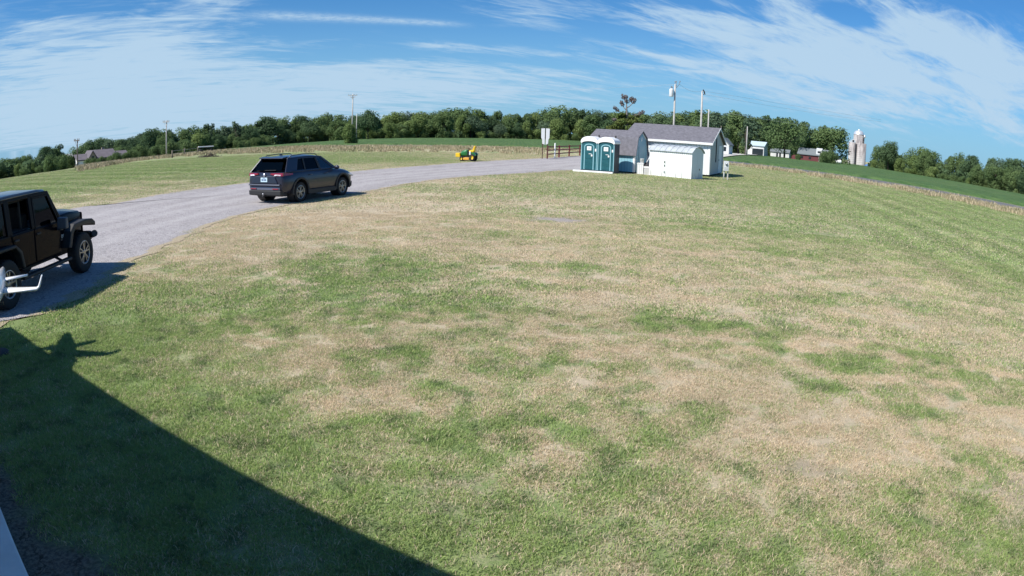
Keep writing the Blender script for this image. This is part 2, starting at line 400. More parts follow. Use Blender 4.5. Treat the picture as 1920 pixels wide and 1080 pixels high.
def mowing(x, y):
    """tone painted into the colour for light on leaning mown blades, plus random variation"""
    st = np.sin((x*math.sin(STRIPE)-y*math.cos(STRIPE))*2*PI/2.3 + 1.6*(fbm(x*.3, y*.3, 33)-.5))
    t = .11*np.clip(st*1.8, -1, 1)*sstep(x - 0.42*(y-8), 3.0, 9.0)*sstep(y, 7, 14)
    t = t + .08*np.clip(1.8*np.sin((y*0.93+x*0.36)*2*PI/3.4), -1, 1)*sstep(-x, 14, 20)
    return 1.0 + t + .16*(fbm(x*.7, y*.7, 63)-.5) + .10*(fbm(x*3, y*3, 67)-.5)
GREEN = (0.170, 0.236, 0.100); STRAW = (0.47, 0.392, 0.285); SOIL = (0.15, 0.125, 0.10)
def lawn_colour(k, dry):
    p = k.pos()
    n1 = k.noise(p, 2.2, 4); n2 = k.noise(p, 28, 4, 0.65); n3 = k.noise(p, 0.35, 3)
    n4 = k.noise(k.scale(p, (1, 1, 0)), 95, 3, 0.7)
    f = k.math('ADD', dry, k.math('MULTIPLY', k.math('SUBTRACT', n2, 0.5), 1.1))
    f = k.math('ADD', f, k.math('MULTIPLY', k.math('SUBTRACT', n4, 0.5), 0.9))
    f = k.ramp(f, 0.05, 1.0)
    g = k.mix(n1, [c*0.75 for c in GREEN], (GREEN[0]*1.35, GREEN[1]*1.25, GREEN[2]*1.1))
    s_ = k.mix(n3, [c*0.86 for c in STRAW], [c*1.1 for c in STRAW])
    g = k.mix(k.math('MULTIPLY', k.ramp(k.noise(k.scale(p, (1, 1, 0)), 3.2, 5, .68), .50, .62), .8), g, [q*.62 for q in GREEN])
    c = k.mix(f, g, s_)
    return c, n2, n4
mg = bpy.data.materials.new('lawn'); mg.use_nodes = True; k = N(mg.node_tree); b = k.n['Principled BSDF']
c, n2, n4 = lawn_colour(k, k.attr('dry'))
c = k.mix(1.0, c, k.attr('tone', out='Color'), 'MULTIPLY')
wear = k.attr('soil')
wv = k.new('ShaderNodeVectorMath', operation='ADD'); k.put(wv.inputs[0], k.pos()); nz = k.new('ShaderNodeTexNoise'); nz.inputs['Scale'].default_value = 7; k.put(nz.inputs['Vector'], k.pos()); k.l.new(k.scale(nz.outputs['Color'], (.25, .25, 0)), wv.inputs[1]); warp = wv.outputs[0]
py_ = k.new('ShaderNodeSeparateXYZ'); k.put(py_.inputs[0], k.pos()); faraway = k.ramp(py_.outputs[1], 7, 10)
c = k.mix(wear, c, k.mix(k.ramp(k.math('ADD', k.voronoi(warp, 5.5, 'Distance', 'DISTANCE_TO_EDGE'), k.math('MULTIPLY', k.noise(k.pos(), 9, 3), .10)), .045, .075), [q*.35 for q in SOIL], k.mix(k.ramp(k.noise(k.pos(), 30, 6, .7), .35, .65), [q*0.55 for q in SOIL], [q*1.5 for q in SOIL])))
c = k.mix(k.math('MULTIPLY', k.math('MULTIPLY', wear, faraway), .9), c, k.mix(k.noise(k.pos(), 12, 5, .7), (.24, .21, .19), (.44, .41, .39)))
k.put(b.inputs['Base Color'], c); b.inputs['Roughness'].default_value = 0.95; b.inputs['Specular IOR Level'].default_value = 0.1
k.put(b.inputs['Normal'], k.bump(k.math('ADD', n2, k.math('MULTIPLY', n4, 0.6)), 0.6, 0.03))

def axis(lo, hi, step, lo2, hi2, grow):
    a = list(np.arange(lo, hi + 1e-6, step)); s = step
    while a[-1] < hi2: s *= grow; a.append(a[-1]+s)
    s = step
    while a[0] > lo2: s *= grow; a.insert(0, a[0]-s)
    return np.array(a)
def terr_np(x, y):
    def sf(d): d = np.maximum(d, 0); return np.where(d < 14, d*d/28, d-7)
    return -0.018*sf(-x-30) - 0.03*sf(-x-42) - 0.008*sf(x-38)
def grid_mesh(name, m, xs, ys, zfun, attrs):
    nx, ny = len(xs), len(ys); gx, gy = np.meshgrid(xs, ys); z = zfun(gx, gy)
    me = bpy.data.meshes.new(name)
    co = np.stack([gx, gy, z], -1).reshape(-1, 3)
    i = np.arange(nx*ny).reshape(ny, nx); q = np.stack([i[:-1, :-1], i[:-1, 1:], i[1:, 1:], i[1:, :-1]], -1).reshape(-1, 4)
    me.vertices.add(len(co)); me.vertices.foreach_set('co', co.ravel().astype(np.float32))
    me.loops.add(q.size); me.loops.foreach_set('vertex_index', q.ravel().astype(np.int32))
    me.polygons.add(len(q)); me.polygons.foreach_set('loop_start', (np.arange(len(q))*4).astype(np.int32)); me.polygons.foreach_set('loop_total', np.full(len(q), 4, np.int32))
    me.update(calc_edges=True); me.polygons.foreach_set('use_smooth', np.ones(len(q), bool))
    for an, av in attrs.items():
        a = me.attributes.new(an, 'FLOAT', 'POINT'); a.data.foreach_set('value', av(gx, gy).ravel().astype(np.float32))
    me.materials.append(m)
    o = bpy.data.objects.new(name, me); C.objects.link(o); return o
APRON_D = 0.74
DIRTP = [at(1050, 412), at(1480, 880), at(1530, 890), at(1880, 900), at(1900, 930)]
def soilness(x, y):
    wx = x + 0.5*(fbm(x*2.5, y*2.5, 91)-.5); wy = y + 0.5*(fbm(x*2.5, y*2.5, 95)-.5)
    n = WALLN[0]*wx + WALLN[1]*wy
    s = 1-sstep(n + .5*(fbm(x*1.1, y*1.1, 97)-.5), .92, 1.22)
    for p, r in zip(DIRTP, (.55, .14, .12, .16, .14)):
        q = ((wx-p.x)/(r*1.6))**2+((wy-p.y)/(r*1.1))**2; s = np.maximum(s, np.exp(-q**1.5)*(.95 if r > .5 else .45))
    return s
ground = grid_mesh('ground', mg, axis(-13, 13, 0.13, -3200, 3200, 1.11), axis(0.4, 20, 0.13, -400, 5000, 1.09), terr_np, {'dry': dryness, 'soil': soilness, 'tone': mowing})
tag(ground, 'wide lawn, patchy with straw coloured dry turf and green', kind='structure')

# ------------------------------------------------------------------ drive, road, fields
def smooth_line(pts, per=8):
    pts = [np.array(p[:2], float) for p in pts]; out = []
    for i in range(len(pts)-1):
        p0 = pts[max(i-1, 0)]; p1 = pts[i]; p2 = pts[i+1]; p3 = pts[min(i+2, len(pts)-1)]
        for t in np.linspace(0, 1, per, endpoint=False):
            out.append(0.5*((2*p1)+(-p0+p2)*t+(2*p0-5*p1+4*p2-p3)*t*t+(-p0+3*p1-3*p2+p3)*t**3))
    out.append(pts[-1]); return np.array(out)
def ribbon(name, m, left, right, lift, across=6, jag=0.0, seed=3, crown=0.0, skirt=0.0):
    n = len(left); vs = []; fs = []
    ts = [j/across for j in range(across+1)]
    if skirt: ts = [0, .006] + ts[2:-2] + [.994, 1]
    for i in range(n):
        l, r = left[i].copy(), right[i].copy(); w = (r-l)/max(np.linalg.norm(r-l), 1e-6)
        if jag:
            l = l + w*jag*2*(float(fbm(np.array(l[0]*2.2), np.array(l[1]*2.2), seed))-.5); r = r + w*jag*2*(float(fbm(np.array(r[0]*2.2), np.array(r[1]*2.2), seed+4))-.5)
        for j in range(across+1):
            t = ts[j]; p = l*(1-t)+r*t
            vs.append((p[0], p[1], terr(p[0], p[1])+(lift if not skirt or 0 < j < across else -skirt)+crown*(1-(2*t-1)**2)))
    for i in range(n-1):
        for j in range(across): a = i*(across+1)+j; fs.append((a, a+1, a+across+2, a+across+1))
    b = MB(); b.add(vs, fs, True); o = b.build(name, m)
    if len(o.data.vertices) == len(vs):
        a = o.data.attributes.new('across', 'FLOAT', 'POINT'); a.data.foreach_set('value', np.tile(np.array(ts, np.float32), n))
    return o
mgr = bpy.data.materials.new('gravel'); mgr.use_nodes = True; k = N(mgr.node_tree); b = k.n['Principled BSDF']
p = k.pos(); v1 = k.voronoi(p, 30, 'Color'); vd = k.voronoi(p, 30); sp = k.new('ShaderNodeSeparateColor'); k.l.new(v1, sp.inputs[0])
big = k.noise(p, 0.30, 5, 0.6); mid = k.noise(p, 3.0, 5, 0.7); trk = k.noise(k.scale(p, (1, .25, 1)), 1.1, 4)
c = k.mix(sp.outputs[0], (0.17, 0.160, 0.163), (0.47, 0.44, 0.445))
c = k.mix(k.ramp(mid, 0.35, 0.7), c, (0.375, 0.352, 0.356)); c = k.mix(k.math('MULTIPLY', k.ramp(big, 0.45, 0.7), 0.35), c, (0.25, 0.225, 0.215))
c = k.mix(k.math('MULTIPLY', k.ramp(trk, 0.5, 0.7), 0.25), c, (0.20, 0.185, 0.18))
t = k.math('ADD', k.attr('across'), k.math('MULTIPLY', k.math('SUBTRACT', k.noise(p, .25, 2), .5), .10))
rut = None
for t0 in (.30, .47, .62, .79):
    q = k.ramp(k.math('ABSOLUTE', k.math('SUBTRACT', t, t0)), .07, .0); rut = q if rut is None else k.math('MAXIMUM', rut, q)
c = k.mix(k.math('MULTIPLY', rut, k.ramp(mid, .25, .6, .15, .5)), c, (.44, .415, .415))
edge_ = k.math('MAXIMUM', k.ramp(k.attr('across'), .045, .0), k.ramp(k.attr('across'), .955, 1.0))
ef = k.ramp(k.math('ADD', k.math('MULTIPLY', edge_, .75), k.math('MULTIPLY', k.noise(p, 3.5, 6, .75), .9)), .62, .85)
c = k.mix(ef, c, k.mix(k.noise(p, 18, 3), (.30, .25, .18), (.44, .37, .26)))
k.put(b.inputs['Base Color'], c); b.inputs['Roughness'].default_value = 0.95; b.inputs['Specular IOR Level'].default_value = 0.15
k.put(b.inputs['Normal'], k.bump(k.math('ADD', vd, mid), 0.7, 0.03))
near = [at(-60, 640), at(30, 600), at(90, 588), at(150, 560), at(245, 500), at(300, 470), at(350, 445), at(420, 415), at(490, 395), at(560, 381), at(690, 360), at(800, 340), at(900, 330), at(1000, 324.5), at(1060, 320)]
near += [Vector((7.3, 50.5, 0)), Vector((9.4, 56.5, 0)), Vector((12, 66, 0)), Vector((15.5, 84, 0)), Vector((18.5, 105, 0))]
far = [Vector((-16.5, -4, 0)), Vector((-16.6, 6, 0)), Vector((-16.6, 12, 0)), Vector((-16.8, 17, 0)), at(140, 390), at(200, 384), at(300, 364), at(460, 343), at(560, 331), at(660, 321), at(800, 310), at(900, 302.5), at(1000, 297.5), at(1045, 294.5), at(1090, 291.8)]
far += [Vector((10.0, 90, 0)), Vector((12.5, 108, 0))]
def resample(L, n):
    L = smooth_line(L); d = np.r_[0, np.cumsum(np.linalg.norm(np.diff(L, axis=0), axis=1))]; t = np.linspace(0, d[-1], n)
    return np.stack([np.interp(t, d, L[:, 0]), np.interp(t, d, L[:, 1])], -1)
# pair the two edges by nearest point so that the strips run across the drive
NL = resample(near, 420)
FL_ = resample(far, 800)
drive = ribbon('driveway', mgr, FL_[np.linspace(0, 799, 420).astype(int)], NL, 0.012, 24, 0.42)
tag(drive, 'pale grey gravel drive curving past the vehicles to the road', kind='structure')

masp = mat('asphalt', (0.115, 0.115, 0.12), 0.9, var=0.12, vscale=0.6)
RC = smooth_line([(-420, 150), (-200, 122), (-80, 114), (-30, 112.5), (0, 112), (14, 108), (24, 98), (30.2, 87), (35.5, 76), (38.5, 66), (41, 55), (42.2, 44), (42.6, 30), (42.2, 10), (41, -30), (39, -120)], 14)
tn = np.gradient(RC, axis=0); tn /= np.linalg.norm(tn, axis=1)[:, None]; nrm = np.stack([tn[:, 1], -tn[:, 0]], -1)
road = ribbon('road', masp, RC - nrm*3.0, RC + nrm*3.0, 0.10, 4, 0.0, crown=0.04)
tag(road, 'narrow grey asphalt road along the edge of the crop field', kind='structure')
mwl = mat('road_line', (0.55, 0.54, 0.5), 0.8)
# shoulders carry the road down to the lawn
msh = mat('shoulder', (0.26, 0.235, 0.19), 0.95, var=0.25, vscale=1.5)
for sgn in (1, -1):
    sh = ribbon('roadside_ground', msh, RC + nrm*2.98*sgn, RC + nrm*4.2*sgn, 0.0, 2)
    n_ = len(sh.data.vertices)//3
    for i in range(n_):
        for j, dz_ in enumerate((0.093, 0.06, -0.01)): sh.data.vertices[i*3+j].co.z += dz_
    tag(sh, kind='structure')

mcr = bpy.data.materials.new('soybean_field'); mcr.use_nodes = True; k = N(mcr.node_tree); b = k.n['Principled BSDF']
p = k.pos(); a = k.noise(p, 0.05, 4); a2 = k.noise(k.scale(p, (1, 0.3, 1)), 0.9, 5, 0.7); a3 = k.noise(p, 7, 3)
c = k.mix(k.ramp(a2, 0.3, 0.7), (0.036, 0.090, 0.030), (0.100, 0.180, 0.060)); c = k.mix(k.math('MULTIPLY', k.ramp(a, 0.4, 0.75), 0.5), c, (0.11, 0.165, 0.065))
row = k.new('ShaderNodeTexWave'); row.inputs['Scale'].default_value = .35; row.inputs['Distortion'].default_value = 1.5; k.put(row.inputs['Vector'], k.scale(p, (1, .25, 1)))
c = k.mix(k.math('MULTIPLY', row.outputs['Fac'], .3), c, (.14, .185, .075))
k.put(b.inputs['Base Color'], c); b.inputs['Roughness'].default_value = 0.9; b.inputs['Specular IOR Level'].default_value = 0.15
k.put(b.inputs['Normal'], k.bump(k.math('ADD', a2, a3), 1.0, 0.25))
def field(name, left, right, lift, label):
    o = ribbon(name, mcr, left, right, lift, 30, skirt=.05)
    for v in o.data.vertices: v.co.z += 0.10*(float(fbm(np.array(v.co.x*.5), np.array(v.co.y*.5), 12))-.5)
    return tag(o, label, kind='structure')
inner = RC - nrm*5.6
sel = (RC[:, 0] > -300) & (RC[:, 1] > -60)
II = resample(inner[sel][::6], 260)
# far edge of the crop: beyond the first trees of the wood
OUT = resample([(-300, 190), (-170, 165)] + [tuple(along(px, tree_dist(px)-5))[:2] for px in (340, 400, 450, 510, 560, 630, 700, 780, 850, 930, 1000, 1090, 1180, 1300, 1380, 1475, 1560, 1610, 1660, 1740, 1810, 1920, 2060)] + [(130, 20), (130, -60)], 260)
soy = field('soybean_field', OUT, II, 0.28, 'dark green low crop field beyond the road')

# dirt road / farm lane at the right
mln = mat('lane_gravel', (0.5, 0.48, 0.44), 0.95, var=0.1)
L0 = [at(1366, 292.0), at(1400, 291.6), at(1430, 291.0), at(1455, 291.6)]
lane = smooth_line([(27, 98)] + [(p.x, p.y) for p in L0], 8)
lt = np.gradient(lane, axis=0); lt /= np.linalg.norm(lt, axis=1)[:, None]; ln = np.stack([lt[:, 1], -lt[:, 0]], -1)
lane_o = ribbon('side_road', mln, lane - ln*2.6, lane + ln*2.6, 0.42, 3); tag(lane_o, 'pale gravel farm lane in front of the white house', kind='structure')

mconc = mat('concrete', (0.66, 0.66, 0.66), 0.85, var=0.06, vscale=6, bump=0.15, bscale=60)
tdir = Vector((0.857, -0.515, 0)); ndir = Vector((0.515, 0.857, 0))

# ------------------------------------------------------------------ scattered grass
def tuft_mesh(name, m, n, rad, hmin, hmax, w, lean, seed, dry_c=False):
    r = np.random.default_rng(seed); vs = []; fs = []; rv = []
    for i in range(n):
        a = r.uniform(0, 2*PI); q = rad*math.sqrt(r.uniform()); x, y = q*math.cos(a), q*math.sin(a)
        h_ = r.uniform(hmin, hmax); t = r.uniform(0, 2*PI); ln_ = lean*h_*r.uniform(0.3, 1.3); ww = w*r.uniform(0.6, 1.3)
        dx, dy = math.cos(t), math.sin(t); s_ = r.uniform(0, PI); px_, py_ = math.cos(s_)*ww/2, math.sin(s_)*ww/2
        b0 = len(vs)
        vs += [(x-px_, y-py_, -0.01), (x+px_, y+py_, -0.01), (x+dx*ln_*.4+px_*.8, y+dy*ln_*.4+py_*.8, h_*.6), (x+dx*ln_*.4-px_*.8, y+dy*ln_*.4-py_*.8, h_*.6), (x+dx*ln_, y+dy*ln_, h_)]
        fs += [(b0, b0+1, b0+2, b0+3), (b0+3, b0+2, b0+4)]; rv += [r.uniform()]*5
    me = bpy.data.meshes.new(name); me.from_pydata(vs, [], fs)
    a = me.attributes.new('rv', 'FLOAT', 'POINT'); a.data.foreach_set('value', rv)
    me.materials.append(m); return bpy.data.objects.new(name, me)
def scatter(name, pts, protos, dry, scl, label, zoff=0.0):
    """one object: tufts set on the points by geometry nodes"""
    me = bpy.data.meshes.new(name); n = len(pts)
    me.vertices.add(n); me.vertices.foreach_set('co', np.asarray(pts, np.float32).ravel())
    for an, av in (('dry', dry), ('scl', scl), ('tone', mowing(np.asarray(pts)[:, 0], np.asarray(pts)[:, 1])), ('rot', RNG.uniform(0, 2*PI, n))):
        a = me.attributes.new(an, 'FLOAT', 'POINT'); a.data.foreach_set('value', np.asarray(av, np.float32))
    a = me.attributes.new('pick', 'INT', 'POINT'); a.data.foreach_set('value', RNG.integers(0, len(protos), n).astype(np.int32))
    o = bpy.data.objects.new(name, me); C.objects.link(o)
    ng = bpy.data.node_groups.new(name, 'GeometryNodeTree')
    ng.interface.new_socket('Geometry', in_out='INPUT', socket_type='NodeSocketGeometry'); ng.interface.new_socket('Geometry', in_out='OUTPUT', socket_type='NodeSocketGeometry')
    nn = ng.nodes; ll = ng.links; gi = nn.new('NodeGroupInput'); go = nn.new('NodeGroupOutput')
    ip = nn.new('GeometryNodeInstanceOnPoints'); g2 = nn.new('GeometryNodeGeometryToInstance')
    for pr in protos[::-1]:
        oi = nn.new('GeometryNodeObjectInfo'); oi.inputs['Object'].default_value = pr; ll.new(oi.outputs['Geometry'], g2.inputs[0])
    ll.new(gi.outputs[0], ip.inputs['Points']); ll.new(g2.outputs[0], ip.inputs['Instance']); ip.inputs['Pick Instance'].default_value = True
    def na(nm, ty):
        q = nn.new('GeometryNodeInputNamedAttribute'); q.data_type = ty; q.inputs[0].default_value = nm; return q.outputs[0]
    ll.new(na('pick', 'INT'), ip.inputs['Instance Index'])
    cb = nn.new('ShaderNodeCombineXYZ'); ll.new(na('rot', 'FLOAT'), cb.inputs[2]); ll.new(cb.outputs[0], ip.inputs['Rotation'])
    ll.new(na('scl', 'FLOAT'), ip.inputs['Scale']); ll.new(ip.outputs[0], go.inputs[0])
    md = o.modifiers.new('scatter', 'NODES'); md.node_group = ng
    return tag(o, label, kind='stuff')
BLADE = 1.62
mbl = bpy.data.materials.new('grass_blade'); mbl.use_nodes = True; k = N(mbl.node_tree); k.n.remove(k.n['Principled BSDF']); outn = k.n['Material Output']
rv = k.attr('rv'); dr = k.attr('dry', 'INSTANCER'); p = k.pos(); n1 = k.noise(p, 2.2, 3); n5 = k.noise(p, 14, 2)
isdry = k.ramp(k.math('SUBTRACT', k.math('ADD', dr, k.math('MULTIPLY', k.math('SUBTRACT', n5, .5), .35)), k.math('MULTIPLY_ADD', rv, 0.98, 0.0)), -0.10, 0.12)
rv2 = k.math('FRACT', k.math('MULTIPLY', rv, 13.7))
g = k.mix(k.math('MULTIPLY_ADD', n1, 0.5, k.math('MULTIPLY', rv2, 0.5)), [c_*0.72 for c_ in GREEN], (GREEN[0]*1.6, GREEN[1]*1.45, GREEN[2]*1.2))
g = k.mix(k.math('MULTIPLY', k.ramp(k.noise(k.scale(p, (1, 1, 0)), 3.2, 5, .68), .50, .62), .8), g, [q*.62 for q in GREEN])
s_ = k.mix(rv2, [c_*0.70 for c_ in STRAW], [c_*1.10 for c_ in STRAW])
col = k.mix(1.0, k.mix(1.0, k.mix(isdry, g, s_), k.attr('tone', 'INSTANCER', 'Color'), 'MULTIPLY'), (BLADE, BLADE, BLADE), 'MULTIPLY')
df = k.new('ShaderNodeBsdfDiffuse'); tl = k.new('ShaderNodeBsdfTranslucent'); k.put(df.inputs[0], col); k.put(tl.inputs[0], col)
ms = k.new('ShaderNodeMixShader'); ms.inputs[0].default_value = 0.42; k.l.new(df.outputs[0], ms.inputs[1]); k.l.new(tl.outputs[0], ms.inputs[2]); k.l.new(ms.outputs[0], outn.inputs[0])

def in_poly(x, y, poly):
    ins = np.zeros(len(x), bool); n = len(poly)
    for i in range(n):
        x1, y1 = poly[i]; x2, y2 = poly[(i+1) % n]
        c_ = ((y1 > y) != (y2 > y)) & (x < (x2-x1)*(y-y1)/(y2-y1+1e-12)+x1); ins ^= c_
    return ins
DRIVEP = [tuple(q) for q in FL_[::8]] + [tuple(q) for q in NL[::-4]]
def fill(r0, r1, dens, azlim=62):
    """random points of the lawn between two distances from the club house"""
    A = (r1*r1-r0*r0)/2*R(2*azlim); n = int(A*dens)
    rr = np.sqrt(RNG.uniform(r0*r0, r1*r1, n)); aa = RNG.uniform(-R(azlim), R(azlim), n)
    x, y = rr*np.sin(aa), rr*np.cos(aa)
    jx = x + 0.8*(fbm(x*2.2, y*2.2, 44)-.5) + RNG.normal(0, .22, n)*RNG.uniform(size=n); jy = y + 0.8*(fbm(x*2.2, y*2.2, 48)-.5) + RNG.normal(0, .22, n)*RNG.uniform(size=n)
    keep = ~in_poly(jx, jy, DRIVEP) & (RNG.uniform(size=n) > soilness(x, y)*1.1)
    x, y = x[keep], y[keep]
    return np.stack([x, y, terr_np(x, y)], -1)
T1 = [tuft_mesh('grass_tuft', mbl, 130, 0.14, 0.010, 0.032, 0.0055, 1.3, 100+i) for i in range(5)]
T2 = [tuft_mesh('grass_tuft', mbl, 110, 0.28, 0.012, 0.036, 0.011, 1.2, 200+i) for i in range(5)]
T3 = [tuft_mesh('grass_tuft', mbl, 90, 0.60, 0.012, 0.042, 0.024, 1.2, 300+i) for i in range(4)]
def lawn_grass(r0, r1, dens, protos):
    P_ = fill(r0, r1, dens); d = dryness(P_[:, 0], P_[:, 1])
    s = RNG.uniform(0.75, 1.2, len(P_))*(1.15-0.35*d)
    return P_, d, s
for nm, args in (('lawn_grass', (1.6, 9, 95, T1)), ('lawn_grass', (9, 20, 30, T2)), ('lawn_grass', (20, 80, 6.0, T3))):
    P_, d, s = lawn_grass(*args); scatter(nm, P_, args[3], d, s, 'short mown grass, part green and part dry straw')
# ------------------------------------------------------------------ vehicles
mpaint = mat('grey_paint', (0.022, 0.025, 0.044), 0.30, metal=0.3, coat=0.45)
mblk = mat('black_paint', (0.004, 0.005, 0.009), 0.2, spec=0.3, coat=0.0)
mblk.node_tree.nodes['Principled BSDF'].inputs['IOR'].default_value = 1.2
mpl = mat('black_plastic', (0.022, 0.022, 0.024), 0.6, bump=0.1, bscale=200)
mrub = mat('rubber', (0.020, 0.020, 0.021), 0.85, bump=0.2, bscale=120)
mrim = mat('alloy', (0.30, 0.31, 0.33), 0.3, metal=0.9)
mrimd = mat('dark_alloy', (0.10, 0.10, 0.11), 0.35, metal=0.8)
mchr = mat('satin_metal', (0.62, 0.63, 0.66), 0.28, metal=0.9)
mband = mat('bumper_grey', (0.13, 0.125, 0.15), 0.35, metal=0.5)
mmir = mat('skylit_mirror', (0.10, 0.105, 0.125), 0.5)  # sky light on the mirrors put into the grey
mred = mat('tail_light_red', (0.24, 0.008, 0.022), 0.12, coat=1.0)
mclr = mat('lamp_clear', (0.78, 0.76, 0.78), 0.1, coat=1.0)
mseat = mat('seat_cloth', (0.018, 0.018, 0.02), 0.9)
mplate = mat('plate', (0.50, 0.66, 0.74), 0.4)
mink = mat('plate_ink', (0.02, 0.05, 0.18), 0.5)
mamb = mat('amber', (0.6, 0.2, 0.02), 0.3)
gdark = glass('privacy_glass', (0.05, 0.06, 0.065), -0.05)
gclear = glass('door_glass', (0.62, 0.72, 0.70), 0.10)
def mirror_y(pts): return [(p[0], -p[1], p[2]) for p in pts]

def wheel(parent, x, y, rad, wid, m_rim, spokes, rim_r, double=True):
    s = 1 if y > 0 else -1; t = MB()
    rr, w = rad, wid/2
    prof = [(rim_r, -w*.86), (rim_r+.03, -w), (rr-.035, -w), (rr-.008, -w*.82), (rr, -w*.45), (rr, w*.45), (rr-.008, w*.82), (rr-.035, w), (rim_r+.03, w), (rim_r, w*.86)]
    t.lathe(prof, axis='y', n=40)
    for kk in range(36):
        a = 2*PI*kk/36
        for q in (-.5, .5): t.box((math.cos(a+q*.08)*(rr+.001), q*w*.85, math.sin(a+q*.08)*(rr+.001)), (.012, w*.62, .028), mat=Matrix.Rotation(-a, 3, 'Y'))
    o = t.build('wheel', mrub, parent, loc=(x, y, rad))
    r = MB(); f = s*w*.80
    r.lathe([(rim_r+.008, s*w*.9), (rim_r-.006, s*w*.93), (rim_r-.022, s*w*.86), (rim_r-.03, s*w*.2), (rim_r-.03, -s*w*.8)], axis='y', n=40)
    r.lathe([(0, f+s*.012), (.045, f+s*.012), (.062, f), (.07, f-s*.03)], axis='y', n=20)
    for kk in range(spokes):
        a0 = 2*PI*kk/spokes + PI/2
        for da in ((-.13, .13) if double else (0,)):
            a1 = a0 + da*.5; a2 = a0 + da*1.6
            p0 = Vector((math.cos(a1)*.05, f-s*.004, math.sin(a1)*.05)); p1 = Vector((math.cos(a2)*(rim_r-.012), f-s*.006, math.sin(a2)*(rim_r-.012)))
            r.bar(p0, p1, .030 if double else .06, .026, up=(0, 1, 0))
    ro = r.build('rim', m_rim, o, bevel=.003)
    d = MB(); d.lathe([(0, s*w*.28), (rim_r-.035, s*w*.28)], axis='y', n=30); d.lathe([(0, s*w*.42), (rim_r*.62, s*w*.42), (rim_r*.62, s*w*.3)], axis='y', n=30)
    d.build('brake_disc', mrimd, o)
    return o

# ---- the dark grey SUV
suv = thing('parked_car', 'dark grey SUV with silver roof rails parked on the gravel drive', 'car')
a_ = R(70); rearax = Vector((-8.02, 22.50, 0))
suv.location = rearax + Vector((math.cos(a_), math.sin(a_), 0))*1.345; suv.location.z = .012; suv.scale = (.945, .945, .945); suv.rotation_euler.z = a_
ST = [(-2.30, .46, .62, .70, 1.00, .66, 1.03), (-2.25, .36, .74, .82, 1.07, .75, 1.09), (-2.12, .33, .82, .885, 1.10, .80, 1.11), (-1.85, .32, .86, .91, 1.11, .83, 1.12), (-1.345, .31, .87, .925, 1.11, .855, 1.11), (-.7, .28, .87, .915, 1.095, .855, 1.10),
      (0.2, .27, .87, .91, 1.07, .85, 1.08), (.95, .27, .87, .915, 1.045, .84, 1.09), (1.345, .29, .87, .925, 1.03, .82, 1.095), (1.75, .29, .86, .90, .985, .77, 1.06), (2.05, .27, .79, .84, .91, .68, .97), (2.2, .29, .68, .73, .82, .60, .87), (2.27, .36, .56, .60, .71, .5, .74)]
def ring(x, zb, wb, wm, zs, ws, zt):
    h = [(0, zb), (wb*.6, zb), (wb*.96, zb+.02), (wb, zb+.08), (wm, .55), (wm, .76), (wm*.985, min(.92, zs-.06)), (ws, zs), (ws-.09, zs+.022), (ws*.5, zt), (0, zt)]
    return [(x, y, z) for y, z in h] + [(x, -y, z) for y, z in h[-2:0:-1]]
b = MB(); b.loft([ring(*s) for s in ST])
body = b.build('body', mpaint, suv, sub=1); bake(body)
cut(body, [MB().lathe([(0, -.36), (.43, -.36), (.43, .36), (0, .36)], c=(x, y, .40), axis='y', n=40).build('cutter', mpl, suv) for x in (-1.345, 1.345) for y in (-.95, .95)])
shade_auto(body, 32)
well = MB()
for x in (-1.345, 1.345):
    for y in (-.72, .72): well.lathe([(.43, -.16), (.43, .16)], c=(x, y, .40), axis='y', n=30); 
well.box((0, 0, .32), (4.1, 1.2, .16))
well.build('underbody', mpl, suv)
for x in (-1.345, 1.345):
    for s in (-1, 1): wheel(suv, x, s*.80, .355, .225, mrimd if False else mrim, 5, .235)
# black wheel arch trims and sill cladding
for x in (-1.345, 1.345):
    for s in (-1, 1):
        pts = []
        for kk in range(25):
            a = R(-14 + 208*kk/24); pts.append((x+.425*math.cos(a), .40+.425*math.sin(a)))
        for kk in range(24, -1, -1):
            a = R(-14 + 208*kk/24); pts.append((x+.495*math.cos(a), .40+.495*math.sin(a)*(1.0 if math.sin(a) < .8 else .985)))
        m_ = MB(); vs = []
        n_ = len(pts)
        hi, lo = s*.938, s*.86
        vs = [(p[0], hi, p[1]) for p in pts] + [(p[0], lo, p[1]) for p in pts]
        fs = []
        for i in range(24): fs.append((i, i+1, n_-2-i, n_-1-i)); fs.append((n_+i, n_+n_-1-i, n_+n_-2-i, n_+i+1))
        for i in range(n_): j = (i+1) % n_; fs.append((i, n_+i, n_+j, j))
        m_.add(vs, fs); m_.build('wheel_arch', mpl, suv)
for s in (-1, 1):
    MB().prism([(-.86, .24), (.86, .24), (.90, .40), (-.90, .42)], 'y', s*.84, s*.932).build('sill_cladding', mpl, suv, bevel=.012)
